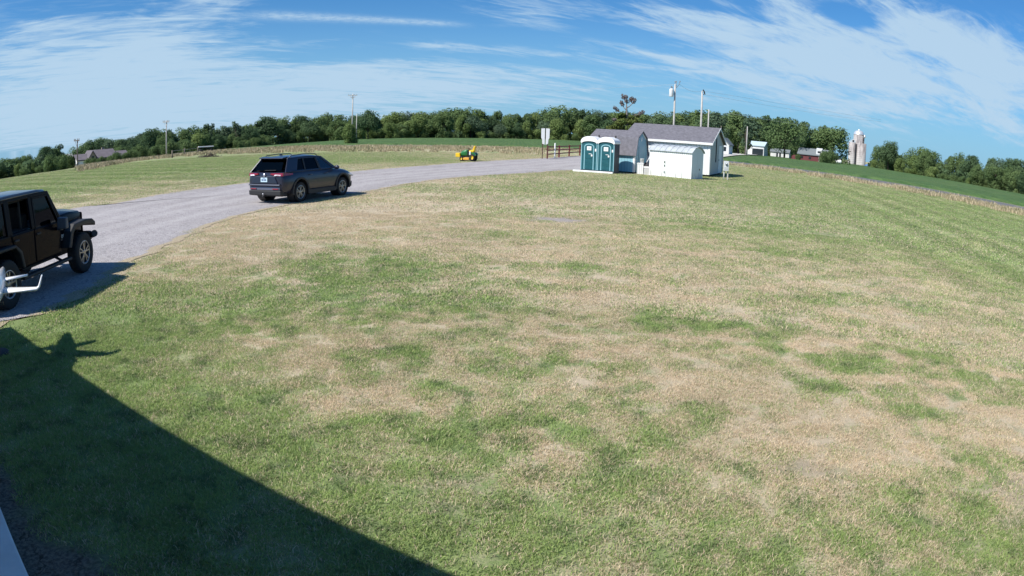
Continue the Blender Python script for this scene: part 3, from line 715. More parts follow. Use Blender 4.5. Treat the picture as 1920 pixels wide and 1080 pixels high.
# greenhouse
def sp(x, t, s, off=0.0): return (x, s*(.835 + off - .225*t), 1.095 + .495*t)
roof = MB()
for x0 in (0,):
    secs = []
    for x, w, z in ((-1.86, .58, 1.575), (-1.6, .60, 1.605), (-1.0, .615, 1.63), (-.3, .615, 1.635), (.1, .60, 1.61), (.26, .58, 1.575)):
        secs.append([(x, -w, z-.035), (x, -w+.02, z-.005), (x, -w*.5, z+.028), (x, 0, z+.036), (x, w*.5, z+.028), (x, w-.02, z-.005), (x, w, z-.035), (x, w*.6, z-.05), (x, -w*.6, z-.05)])
    roof.loft(secs)
roofo = roof.build('roof', mpaint, suv, sub=1); bake(roofo); shade_auto(roofo, 40)
for s in (-1, 1):
    f = MB()
    for q in ([(-2.16, 0), (-1.50, 0), (-1.18, .93), (-1.76, 1)], [(-1.80, .90), (.30, .90), (.16, 1), (-1.78, 1)], [(.80, 0), (1.02, 0), (.24, 1), (.12, .97)], [(-1.86, -.02), (1.02, -.02), (.92, .07), (-1.7, .10)]):
        f.pane([sp(x, t, s) for x, t in q], .035)
    f.build('pillar', mpaint, suv, bevel=.008)
    f = MB()
    for q in ([(-.14, 0), (-.02, 0), (-.08, .94), (-.19, .94)], [(-1.02, 0.03), (-.95, .03), (-.86, .93), (-.94, .93)]): MB().pane([sp(x, t, s, .006) for x, t in q], .03).build('door_pillar', mpl, suv)
    MB().pane([sp(x, t, s, -.004) for x, t in ((-1.44, .12), (-1.01, .08), (-.93, .90), (-1.20, .90))], .005).build('window', gdark, suv)
    MB().pane([sp(x, t, s, -.004) for x, t in ((-.96, .07), (-.13, .05), (-.18, .92), (-.87, .92))], .005).build('window', gdark, suv)
    MB().pane([sp(x, t, s, -.004) for x, t in ((-.03, .05), (.80, .04), (.17, .92), (-.08, .92))], .005).build('window', gclear, suv)
    MB().tube([(-1.62, s*.585, 1.60), (-1.50, s*.59, 1.665), (-.8, s*.605, 1.70), (-.1, s*.60, 1.685), (.04, s*.595, 1.625)], .017, 8).build('roof_rail', mrimd, suv)
    m_ = MB(); m_.lathe([(0, -.05), (.06, -.045), (.095, -.02), (.10, .02), (.08, .055), (0, .065)], c=(0, 0, 0), axis='x', n=16)
    o = m_.build('mirror', mpaint, suv, loc=(.78, s*1.0, 1.13)); o.scale = (1, 1.25, .8)
    MB().bar((.80, s*.83, 1.10), (.79, s*.96, 1.11), .05, .03).build('mirror_arm', mpl, suv)
    for x in (-.78, .22): MB().tube([(x-.11, s*.905, .945), (x-.09, s*.935, .95), (x+.09, s*.935, .95), (x+.11, s*.902, .945)], .013, 8).build('door_handle', mpaint, suv)
    # side piece of the tail lamp
    MB().add([(-2.21, s*.80, 0.980), (-1.82, s*.915, 1.010), (-1.80, s*.912, 1.065), (-2.20, s*.79, 1.080), (-2.21, s*.78, 0.980), (-1.82, s*.88, 1.010), (-1.80, s*.88, 1.065), (-2.20, s*.76, 1.080)], [(0, 1, 2, 3), (4, 7, 6, 5), (0, 4, 5, 1), (1, 5, 6, 2), (2, 6, 7, 3), (3, 7, 4, 0)]).build('tail_lamp', mred, suv)
    MB().add([(-2.335, s*.28, 1.035), (-2.335, s*.32, 1.080), (-2.245, s*.80, 1.085), (-2.265, s*.80, 0.980), (-2.325, s*.55, 0.990), (-2.25, s*.28, 1.035), (-2.25, s*.32, 1.080), (-2.16, s*.80, 1.085), (-2.18, s*.80, 0.980), (-2.25, s*.55, 0.990)], [(0, 1, 2, 3, 4), (9, 8, 7, 6, 5)] + [(i, 5+i, 5+(i+1) % 5, (i+1) % 5) for i in range(5)]).build('tail_lamp', mred, suv)
    MB().add([(-2.342, s*.46, 0.995), (-2.325, s*.50, 1.035), (-2.278, s*.73, 1.025), (-2.285, s*.71, 0.975), (-2.28, s*.46, 0.995), (-2.28, s*.50, 1.035), (-2.2, s*.73, 1.025), (-2.2, s*.71, 0.975)], [(0, 1, 2, 3), (7, 6, 5, 4), (0, 4, 5, 1), (1, 5, 6, 2), (2, 6, 7, 3), (3, 7, 4, 0)]).build('reversing_lamp', mclr, suv)
    MB().box((-2.335, s*.52, .53), (.03, .26, .035)).build('reflector', mred, suv)
    MB().prism([(1.80, .80), (2.14, .70), (2.12, .78), (1.80, .86)], 'y', s*.70, s*.88).build('headlight', mclr, suv, bevel=.02)
MB().pane([(1.0, .77, 1.10), (1.0, -.77, 1.10), (.20, -.57, 1.60), (.20, .57, 1.60)], .006).build('windscreen', gclear, suv)
MB().pane([(-2.14, -.66, 1.16), (-2.14, .66, 1.16), (-1.86, .54, 1.53), (-1.86, -.54, 1.53)], .012).build('rear_window', gdark, suv)
MB().prism([(-1.98, 1.575), (-1.70, 1.60), (-1.70, 1.64), (-1.97, 1.605)], 'y', -.57, .57).build('spoiler', mpaint, suv, bevel=.01)
MB().prism([(-1.45, 1.66), (-1.27, 1.665), (-1.36, 1.72), (-1.44, 1.725)], 'y', -.02, .02).build('antenna', mpaint, suv, bevel=.008)
MB().bar((-2.17, .10, 1.17), (-2.165, -.42, 1.18), .03, .02).build('rear_wiper', mpl, suv)
# tailgate, plate, bumper
MB().add([(-2.338, -.62, .71), (-2.338, .62, .71), (-2.325, .46, .98), (-2.325, -.46, .98), (-2.25, -.62, .71), (-2.25, .62, .71), (-2.25, .46, .98), (-2.25, -.46, .98)], [(0, 1, 2, 3), (7, 6, 5, 4), (0, 4, 5, 1), (1, 5, 6, 2), (2, 6, 7, 3), (3, 7, 4, 0)]).build('tailgate_panel', mpaint, suv, bevel=.02)
pl = MB().box((-2.347, 0, .85), (.012, .31, .155)).build('licence_plate', mplate, suv)
pk = MB()
for y in (-.095, -.06, -.025, .03, .065, .10): pk.box((-2.3545, y, .845), (.004, .022, .062))
pk.box((-2.3545, 0, .907), (.004, .12, .014)); pk.build('plate_marks', mink, pl)
MB().lathe([(0, -.01), (.05, -.01), (.055, 0), (.05, .008), (.03, .010), (0, .006)], c=(-2.34, 0, 1.01), axis='x', n=20).build('emblem', mchr, suv)
MB().prism([(-2.38, .65), (-2.10, .65), (-2.10, .695), (-2.35, .70)], 'y', -.74, .74).build('bumper_edge', mpaint, suv, bevel=.012)
MB().prism([(-2.33, .48), (-2.1, .48), (-2.1, .61), (-2.30, .61)], 'y', -.70, .70).build('bumper_band', mband, suv, bevel=.015)
MB().prism([(-2.33, .30), (-1.95, .24), (-1.90, .46), (-2.345, .475)], 'y', -.76, .76).build('bumper', mpl, suv, bevel=.03)
MB().prism([(2.0, .24), (2.27, .30), (2.30, .50), (2.05, .55)], 'y', -.72, .72).build('bumper', mpl, suv, bevel=.03)
MB().box((2.235, 0, .66), (.06, 1.0, .20)).build('grille', mpl, suv, bevel=.02)
MB().tube([(-2.30, 0, .27), (-2.44, 0, .27)], .028, 10).build('tow_hitch', mpl, suv)
MB().lathe([(0, .05), (.022, .045), (.03, .02), (.022, 0), (.012, -.01), (.012, -.06)], c=(-2.41, 0, .33), n=12).build('tow_ball', mchr, suv)
inn = MB()
inn.box((-.5, 0, 1.135), (2.9, 1.46, .03))
for y in (-.38, .38):
    inn.box((-.22, y, 1.16), (.14, .44, .32)); inn.box((-.30, y, 1.37), (.09, .24, .15)); inn.box((-1.12, y, 1.14), (.14, .5, .24)); inn.box((-1.20, y, 1.31), (.08, .22, .12))
inn.box((.72, 0, 1.14), (.45, 1.4, .06))
inn.build('interior', mseat, suv, bevel=.03)
MB().lathe([(.16, -.012), (.185, 0), (.16, .012), (.15, 0), (.16, -.012)], c=(.40, .38, 1.20), axis='x', n=20).build('steering_wheel', mseat, suv)

# ---- the black open-country four wheel drive
jeep = thing('parked_car', 'black boxy four wheel drive cut by the left edge of the photo', 'car')
ja = R(97.7); jeep.scale = (.9, .9, .9); jeep.location = (-8.46, 9.06, .012); jeep.rotation_euler.z = ja
MB().prism([(-2.12, .56), (-1.95, .52), (.75, .52), (.78, .70), (.78, 1.19), (-2.14, 1.19)], 'y', -.775, .775).build('body', mblk, jeep, bevel=.035, segs=3)
tub = [o for o in C.objects if o.name.startswith('body') and o.parent == jeep][0]; bake(tub)
cut(tub, [MB().lathe([(0, -.3), (.50, -.3), (.50, .3), (0, .3)], c=(-1.5, y, .47), axis='y', n=36).build('cutter', mpl, jeep) for y in (-.75, .75)])
hood = MB(); secs = []
for x, w, z in ((.74, .70, 1.24), (.95, .69, 1.28), (1.4, .65, 1.285), (1.90, .61, 1.25), (2.02, .585, 1.20)):
    secs.append([(x, -w, .80), (x, -w, z-.07), (x, -w+.03, z-.025), (x, -w*.55, z+.012), (x, -w*.3, z+.030), (x, 0, z+.032), (x, w*.3, z+.030), (x, w*.55, z+.012), (x, w-.03, z-.025), (x, w, z-.07), (x, w, .80)])
hood.loft(secs, closed=True); ho = hood.build('bonnet', mblk, jeep, bevel=.012); bake(ho); shade_auto(ho, 35)
MB().prism([(2.01, .66), (2.09, .66), (2.07, 1.18), (2.0, 1.19)], 'y', -.60, .60).build('grille', mblk, jeep, bevel=.03)
for s in (-1, 1):
    MB().lathe([(0, .03), (.06, .03), (.088, .015), (.095, -.02)], c=(2.085, s*.41, .98), axis='x', n=20).build('headlight', mclr, jeep)
    # front fender: flat top, drooping at both ends
    MB().prism([(.80, .62), (.93, .93), (1.10, 1.05), (1.62, 1.075), (1.92, 1.05), (2.06, .97), (2.06, .885), (1.88, .95), (1.60, .975), (1.16, .96), (1.04, .88), (.92, .60)], 'y', s*.58, s*.935).build('fender', mpl, jeep, bevel=.02)
    MB().prism([(.78, .62), (1.0, .62), (1.10, 1.0), (.78, 1.0)], 'y', s*.60, s*.74).build('fender_side', mblk, jeep, bevel=.01)
    MB().box((1.45, s*.55, .86), (.75, .06, .36)).build('inner_fender', mpl, jeep)
    MB().prism([(-2.14, .70), (-1.99, .95), (-1.80, 1.02), (-1.18, 1.02), (-.98, .88), (-.90, .58), (-.98, .58), (-1.05, .84), (-1.20, .965), (-1.80, .965), (-1.96, .89), (-2.08, .68)], 'y', s*.74, s*.93).build('rear_fender', mpl, jeep, bevel=.02)
    # doors
    MB().prism([(-.30, .56), (.68, .56), (.70, .70), (.70, 1.16), (-.30, 1.16)], 'y', s*.765, s*.795).build('door', mblk, jeep, bevel=.02)
    MB().prism([(-1.02, .90), (-.90, .66), (-.80, .56), (-.33, .56), (-.33, 1.16), (-1.12, 1.16)], 'y', s*.765, s*.795).build('rear_door', mblk, jeep, bevel=.02)
    for x in (-.18, -.98): MB().bar((x-.08, s*.812, 1.06), (x+.08, s*.812, 1.06), .03, .035).build('door_handle', mpl, jeep, bevel=.008)
    for z in (.80, 1.06): MB().box((.72, s*.80, z), (.10, .02, .04)).build('hinge', mpl, jeep, bevel=.005)
    # pillars and window frames lean in a little
    def jp(x, t, off=0.0): return (x, s*(.775 + off - .075*t), 1.17 + .60*t)
    f = MB()
    for q in ([(.70, 0), (.80, 0), (.38, 1.03), (.28, 1.03)], [(-.40, 0), (-.28, 0), (-.28, 1.0), (-.40, 1.0)], [(-1.25, 0), (-1.08, 0), (-1.08, 1), (-1.25, 1)], [(-2.14, 0), (-1.98, 0), (-1.95, 1), (-2.10, 1)], [(-2.1, .93), (.36, .93), (.30, 1.04), (-2.1, 1.04)]):
        f.pane([jp(x, t) for x, t in q], .05)
    f.build('pillar', mblk, jeep, bevel=.012)
    f = MB()
    for q in ([(-.27, 0), (-.22, 0), (-.22, .92), (-.27, .92)], [(.62, 0), (.68, 0), (.36, .92), (.30, .92)], [(-.27, .87), (.37, .87), (.36, .94), (-.27, .94)]): f.pane([jp(x, t, .018) for x, t in q], .02)
    f.build('door_frame', mblk, jeep, bevel=.006)
    MB().pane([jp(x, t, -.005) for x, t in ((-.24, .01), (.65, .01), (.33, .92), (-.24, .92))], .006).build('window', gdark, jeep)
    MB().pane([jp(x, t, -.005) for x, t in ((-1.98, .05), (-1.25, .05), (-1.25, .93), (-1.96, .93))], .006).build('window', gdark, jeep)
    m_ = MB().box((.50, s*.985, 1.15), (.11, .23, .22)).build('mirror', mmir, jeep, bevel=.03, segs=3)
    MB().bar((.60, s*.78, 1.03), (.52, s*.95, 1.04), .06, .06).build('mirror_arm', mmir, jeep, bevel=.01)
    MB().box((-.05, s*.865, .40), (1.9, .14, .06)).build('side_step', mpl, jeep, bevel=.02)
    st = MB()
    for x in (-.7, .6): st.bar((x, s*.60, .52), (x, s*.84, .41), .05, .04)
    build_each(st, 'step_bracket', mpl, jeep)
    for x in (-1.5, 1.5): wheel(jeep, x, s*.80, .41, .255, mrim, 5, .235)
    w_ = MB()
    MB().tube([(2.08, s*.45, .66), (2.11, s*.80, .68), (2.02, s*.92, .72)], .075, 10).build('bumper_end', mpl, jeep)
mrf = mat('hardtop', (0.03, 0.032, 0.036), 0.38, coat=0.6)
secs = []
for x, w, z in ((-2.14, .70, 1.80), (-2.0, .715, 1.835), (-1.0, .72, 1.85), (.0, .71, 1.845), (.30, .69, 1.825), (.40, .66, 1.79)):
    secs.append([(x, -w, z-.07), (x, -w, z-.03), (x, -w+.04, z), (x, 0, z+.02), (x, w-.04, z), (x, w, z-.03), (x, w, z-.07)])
ro = MB().loft(secs).build('hardtop_roof', mrf, jeep, bevel=.01); bake(ro); shade_auto(ro, 40)
MB().prism([(2.02, .56), (2.16, .58), (2.16, .76), (2.02, .78)], 'y', -.78, .78).build('bumper', mpl, jeep, bevel=.03)
MB().pane([(.78, .70, 1.20), (.78, -.70, 1.20), (.38, -.64, 1.78), (.38, .64, 1.78)], .008).build('windscreen', gclear, jeep)
MB().box((0, 0, .47), (3.9, .9, .14)).build('chassis', mpl, jeep)
inn = MB()
for y in (-.36, .36):
    inn.box((-.30, y, 1.12), (.16, .46, .62), mat=Matrix.Rotation(R(-8), 3, 'Y')); inn.box((-.40, y, 1.50), (.09, .26, .17)); inn.box((-1.32, y, 1.15), (.16, .5, .5)); inn.box((-1.38, y, 1.46), (.08, .24, .14))
inn.tube([(-.55, -.62, 1.19), (-.55, -.60, 1.72), (-.55, .60, 1.72), (-.55, .62, 1.19)], .035, 8)
inn.tube([(-.55, -.60, 1.72), (.3, -.58, 1.74)], .03, 8); inn.tube([(-.55, .60, 1.72), (.3, .58, 1.74)], .03, 8); inn.tube([(-.55, -.60, 1.72), (-2.0, -.58, 1.70)], .03, 8); inn.tube([(-.55, .60, 1.72), (-2.0, .58, 1.70)], .03, 8)
inn.box((.55, 0, 1.14), (.34, 1.36, .14)); inn.box((-.6, 0, 1.192), (2.5, 1.40, .01))
inn.build('interior', mseat, jeep, bevel=.03)
sw = MB().lathe([(.17, -.014), (.195, 0), (.17, .014), (.16, 0), (.17, -.014)], c=(.24, .36, 1.28), axis='x', n=20).build('steering_wheel', mseat, jeep)
sp_ = MB(); sp_.lathe([(.22, -.12), (.30, -.125), (.39, -.10), (.41, -.05), (.41, .05), (.39, .1), (.30, .125), (.22, .12), (0, .08)], c=(-2.30, 0, .95), axis='x', n=30); sp_.build('spare_wheel', mrub, jeep)
# the word on the flank, ahead of the door
mbad = mat('badge', (0.72, 0.70, 0.66), 0.4)
def text_mesh(txt, size, depth, name, m, parent):
    cu = bpy.data.curves.new(name, 'FONT'); cu.body = txt; cu.size = size; cu.extrude = depth; cu.align_x = 'CENTER'; cu.align_y = 'CENTER'
    t = bpy.data.objects.new(name, cu); C.objects.link(t)
    dg = bpy.context.evaluated_depsgraph_get(); dg.update()
    me = bpy.data.meshes.new_from_object(t.evaluated_get(dg), depsgraph=dg); bpy.data.objects.remove(t)
    me.materials.clear(); me.materials.append(m)
    o = bpy.data.objects.new(name, me); C.objects.link(o); o.parent = parent; return o
t = text_mesh('Jeep', .15, .004, 'badge', mbad, jeep); t.location = (.885, -.745, .86); t.rotation_euler = (R(90), 0, 0)

# ---- white model aircraft on a stand
mwh = mat('white_gloss', (0.80, 0.80, 0.80), 0.25, coat=0.6)
wt = at(69, 541, .84); tt = at(52, 515.5, .90)
pc = at(-6, 541, .84)                                  # middle of the fuselage
ax = (tt - wt); ax.z = 0; ax = Vector((-.60, .80, 0)).normalized()     # tail lies away from the club house
plane = thing('model_aircraft', 'white model aircraft with upturned wing tips at the left photo edge', 'model plane', (pc.x, pc.y, 0), math.atan2(ax.y, ax.x))
inv = plane.matrix_basis.inverted()
lw, lt_ = inv @ wt, inv @ tt
f = MB(); secs = []
for x, r_, zc in ((-.85, .02, .84), (-.75, .07, .84), (-.5, .105, .85), (-.1, .12, .86), (.3, .10, .87), (.62, .06, .89), (.85, .03, .91)):
    secs.append([(x, r_*math.cos(2*PI*kk/14), zc+1.15*r_*math.sin(2*PI*kk/14)) for kk in range(14)])
f.loft(secs).build('fuselage', mwh, plane)
def wing(name, s, root, tip, c0, c1, th, wl):
    r0 = Vector(root); t0 = Vector(tip); m_ = MB(); secs = []
    def foil(p, ch, th_, up=Vector((0, 0, 1))):
        return [Vector((p.x+ch*a, p.y, p.z)) + up*(th_*b_) for a, b_ in ((-.5, 0), (-.3, .55), (0, .6), (.5, .05), (.5, -.05), (0, -.35), (-.3, -.4))]
    secs += [foil(r0, c0, th), foil(t0, c1, th*.6)]
    if wl:
        u = Vector((0, -s*.9, .4)).normalized()
        secs += [foil(t0+Vector((.02, s*.035, .022)), c1*.9, th*.5, u), foil(t0+Vector((.09, s*.075, wl)), c1*.45, th*.3, u)]
    return m_.loft(secs).build(name, mwh, plane)
for s in (-1, 1):
    wing('wing', s, (-.10, s*.06, .83), (lw.x, s*abs(lw.y), .84), .36, .17, .055, .125)
    wing('tailplane', s, (lt_.x-.12, s*.02, .90), (lt_.x, s*abs(lt_.y), .90), .25, .13, .035, 0)
MB().prism([(.50, .89), (.80, .90), (.84, .945), (.78, .945)], 'y', -.012, .012).build('fin', mwh, plane, bevel=.004)
MB().lathe([(0, .10), (.04, .09), (.065, .05), (.07, 0)], c=(-.42, 0, .93), n=16).build('canopy', mblk, plane)
stand = thing('folding_stand', 'dark folding stand under the white model aircraft', 'stand', (pc.x, pc.y, 0), plane.rotation_euler.z)
m_ = MB(); m_.lathe([(0, .04), (.16, .035), (.19, .015), (.19, 0), (0, 0)], c=(.3, .18, 0), n=20); m_.build('foot', mpl, stand)
MB().tube([(.3, .18, .03), (.3, .12, .45), (.3, .02, .70)], .018, 8).build('leg', mpl, stand)
m_ = MB(); m_.box((0, 0, .715), (.75, .05, .03)); m_.box((-.35, 0, .735), (.05, .22, .03)); m_.box((.35, 0, .75), (.05, .20, .05)); m_.build('cradle', mpl, stand)
# ------------------------------------------------------------------ club house behind the camera (its roof edge throws the big shadow)
def frame(p0, xdir):
    """root placement: origin p0, local x along xdir"""
    return (p0[0], p0[1], p0[2] if len(p0) > 2 else 0.0), math.atan2(xdir[1], xdir[0])
mwall = mat('white_siding', (0.72, 0.72, 0.70), 0.6, var=0.04)
mshin = mat('grey_shingle', (0.135, 0.13, 0.15), 0.9, var=0.22, vscale=5, bump=0.5, bscale=25)
club = thing('club_house', 'white club house with overhanging roof beside the near lawn', 'building', (-0.15*WALLN[0], -0.15*WALLN[1], 0), math.atan2(-.515, .857))
LXC = -10.7                                             # left end along the front; runs on to the right
MB().box((LXC/2+6, -3.2, 1.5), (-LXC+10.8, 6.0, 3.0)).build('wall', mwall, club)
EAVE = 0.20
MB().prism([(EAVE, 2.93), (EAVE, 3.05), (-3.2, 4.2), (-7.0, 3.05), (-7.0, 2.93), (-3.2, 4.08)], 'x', LXC+.1, 12.3).build('roof', mshin, club)
apr = MB(); ea, eb = Vector((-3.3, 2.885)), Vector((-2.6, 2.315)); ed = (eb-ea).normalized(); A_, B_ = ea - ed*4.0, eb + ed*1.4; en = Vector((ed.y, -ed.x))
apr.prism([tuple(A_), tuple(B_), tuple(B_ + en*.8), tuple(A_ + en*.8)], 'z', -.06, .12)
apro = apr.build('pavement', mconc, bevel=.012); tag(apro, 'pale concrete apron in the bottom left corner', kind='structure')

# ------------------------------------------------------------------ sheds
def siding(name, col, pitch, var=0.05, stain=0.0, depth=0.35):
    """vertical grooved siding"""
    m = bpy.data.materials.new(name); m.use_nodes = True; k = N(m.node_tree); b = k.n['Principled BSDF']
    o = k.obj(); s_ = k.new('ShaderNodeSeparateXYZ'); k.l.new(o, s_.inputs[0])
    w = k.math('ADD', k.math('FRACT', k.math('DIVIDE', s_.outputs[0], pitch)), 0.0)
    w2 = k.math('FRACT', k.math('DIVIDE', s_.outputs[1], pitch))
    g = k.math('MINIMUM', k.ramp(k.math('ABSOLUTE', k.math('SUBTRACT', w, .5)), 0.0, .09), k.ramp(k.math('ABSOLUTE', k.math('SUBTRACT', w2, .5)), 0.0, .09))
    n1 = k.noise(o, 1.5, 4)
    c = k.mix(n1, [q*(1-var) for q in col], [min(.9, q*(1+var)) for q in col])
    if stain:
        st = k.noise(k.scale(o, (9, 9, .8)), 1.0, 4, .7)
        up = k.ramp(s_.outputs[2], 0.55, 0.02)
        f = k.math('MULTIPLY', k.math('MULTIPLY', up, k.ramp(st, .46, .66)), stain)
        c = k.mix(f, c, (0.16, 0.14, 0.12))
    c = k.mix(g, [q*.55 for q in col], c)
    k.put(b.inputs['Base Color'], c); b.inputs['Roughness'].default_value = 0.55
    k.put(b.inputs['Normal'], k.bump(g, depth, 0.02)); return m
mbigw = siding('white_board_siding', (0.82, 0.83, 0.82), 0.2, stain=.55)
mblue = siding('blue_siding', (0.25, 0.48, 0.58), 0.2)
mmet = siding('white_ribbed_metal', (0.84, 0.84, 0.83), 0.15, stain=.8, depth=.6)
mtrim = mat('white_trim', (0.78, 0.78, 0.77), 0.5)
mzinc = mat('galvanised_roof', (0.47, 0.50, 0.52), 0.5, metal=0.25, var=0.1)
mdk = mat('dark_gap', (0.02, 0.02, 0.022), 0.9)

U_ = Vector((.9, -.436, 0)).normalized(); D_ = Vector((.436, .9, 0)).normalized()
cr = Vector((13.47, 46.62, 0)); L, Dp, ev, rg = 6.3, 6.2, 2.36, 3.46
loc, rz = frame(cr - U_*L, U_)
big = thing('storage_shed', 'largest white shed with grey shingle roof behind the small metal shed', 'shed', loc, rz)
MB().box((L/2, Dp/2, .06), (L-.3, Dp-.3, .16)).build('skid', mdk, big)
MB().prism([(0, .14), (Dp, .14), (Dp, ev), (Dp/2, rg-.05), (0, ev)], 'x', 0, L).build('wall', mbigw, big)
oh = .22; sl = (rg-ev)/(Dp/2)
MB().prism([(-oh, ev-oh*sl+.02), (-oh, ev-oh*sl+.12), (Dp/2, rg+.10), (Dp+oh, ev-oh*sl+.12), (Dp+oh, ev-oh*sl+.02), (Dp/2, rg)], 'x', -.2, L+.2).build('roof', mshin, big)
MB().box((L/2, -oh-.013, ev-oh*sl+.035), (L+.4, .022, .16)).build('fascia', mtrim, big)
f = MB()
for y0, z0, y1, z1 in ((-oh, ev-oh*sl, Dp/2, rg), (Dp/2, rg, Dp+oh, ev-oh*sl)): f.bar((L+.214, y0, z0+.045), (L+.214, y1, z1+.045), .02, .14, up=(1, 0, 0)) if False else f.prism([(y0, z0-.03), (y0, z0+.11), (y1, z1+.11), (y1, z1-.03)], 'x', L+.203, L+.223)
f.build('barge_board', mtrim, big)
f = MB()
for x in (.06, L-.06): f.box((x, -.014, 1.25), (.12, .026, 2.2))
for y in (.06, Dp-.06): f.box((L+.014, y, 1.25), (.026, .12, 2.2))
build_each(f, 'corner_trim', mtrim, big)
MB().box((L+.03, 2.55, 2.05), (.05, .07, 2.1)).build('conduit', mdk, big)
d_ = MB().box((L+.012, 4.6, 1.2), (.022, 1.5, 2.05)).build('door', mbigw, big)
MB().box((L+.028, 3.98, 1.15), (.03, .03, .16)).build('handle', mdk, d_)

cr = Vector((7.90, 45.42, 0)); L, Dp = 3.2, 3.1; kn, ki, pk_ = 2.40, .42, 2.83
loc, rz = frame(cr - U_*L, U_)
blue = thing('garden_shed', 'light blue gambrel shed with grey shingle roof beside the toilets', 'shed', loc, rz)
MB().box((L/2, Dp/2, .04), (L-.2, Dp-.2, .10)).build('skid', mdk, blue)
E0 = 1.33
MB().prism([(0, .09), (Dp, .09), (Dp, E0), (Dp-ki, kn-.04), (Dp/2, pk_-.05), (ki, kn-.04), (0, E0)], 'x', 0, L).build('wall', mblue, blue)
f = MB()
outl = [(-.16, E0-.14), (ki-.06, kn+.03), (Dp/2, pk_+.07), (Dp-ki+.06, kn+.03), (Dp+.16, E0-.14)]; inl = [(-.08, E0-.16), (ki+.01, kn-.03), (Dp/2, pk_), (Dp-ki-.01, kn-.03), (Dp+.08, E0-.16)]
for i in range(4): f.prism([outl[i], outl[i+1], inl[i+1], inl[i]], 'x', -.12, L+.12)
f.build('roof', mshin, blue)
f = MB()
for x in (.06, L-.06): f.box((x, -.014, .66), (.12, .026, 1.14))
for y in (.06, Dp-.06): f.box((L+.014, y, .66), (.026, .12, 1.14))
for i in range(4):
    a, b_ = inl[i], inl[i+1]; f.prism([a, b_, (b_[0], b_[1]-.10), (a[0], a[1]-.10)], 'x', L+.006, L+.03)
build_each(f, 'trim', mtrim, blue)
MB().box((L+.012, Dp/2, 2.32), (.02, .26, .26)).build('vent', mtrim, blue)
MB().box((L+.010, Dp/2, .95), (.018, 1.3, 1.7)).build('door', mblue, blue)

x_ = Vector((.727, -.686, 0)).normalized(); L, Dp, ev = 3.18, 1.55, 1.70
loc, rz = frame(Vector((11.01, 42.16, 0)) - x_*L, x_)
sm = thing('metal_shed', 'small white ribbed metal shed with zinc roof in front of the largest shed', 'shed', loc, rz)
MB().prism([(0, .02), (Dp, .02), (Dp, ev), (Dp-.32, ev+.22), (Dp/2, ev+.32), (.32, ev+.22), (0, ev)], 'x', 0, L).build('wall', mmet, sm)
pr_ = [(-.09, ev-.05), (.30, ev+.235), (Dp/2, ev+.345), (Dp-.30, ev+.235), (Dp+.09, ev-.05)]
f = MB()
for i in range(4):
    a, b_ = pr_[i], pr_[i+1]; f.prism([a, b_, (b_[0], b_[1]+.03), (a[0], a[1]+.03)], 'x', -.06, L+.06)
f.build('roof', mzinc, sm)
f = MB(); nr = 9
for j in range(nr):
    x0 = -.06 + (L+.12)*j/(nr-1)
    for i in range(4):
        a, b_ = pr_[i], pr_[i+1]; f.prism([(a[0], a[1]+.031), (b_[0], b_[1]+.031), (b_[0], b_[1]+.062), (a[0], a[1]+.062)], 'x', x0-.025, x0+.025)
f.build('roof_rib', mzinc, sm)
MB().box((L+.008, Dp/2, ev/2+.03), (.012, .05, ev-.1)).build('trim', mtrim, sm)
for z in (.30, .72, .95): MB().box((L*.37, -.02, z), (.05, .035, .13)).build('latch', mat('green_latch', (.03, .08, .06), .6) if z < .4 else bpy.data.materials['green_latch'], sm, bevel=.005)
f = MB()
for x in (.37, .02, .75): f.box((L*x+.06, -.004, .85), (.014, .006, 1.62))
build_each(f, 'door_seam', mat('seam', (.30, .30, .30), .7), sm)
MB().box((L+.02, 1.05, .62), (.03, .05, .10)).build('handle', mdk, sm)

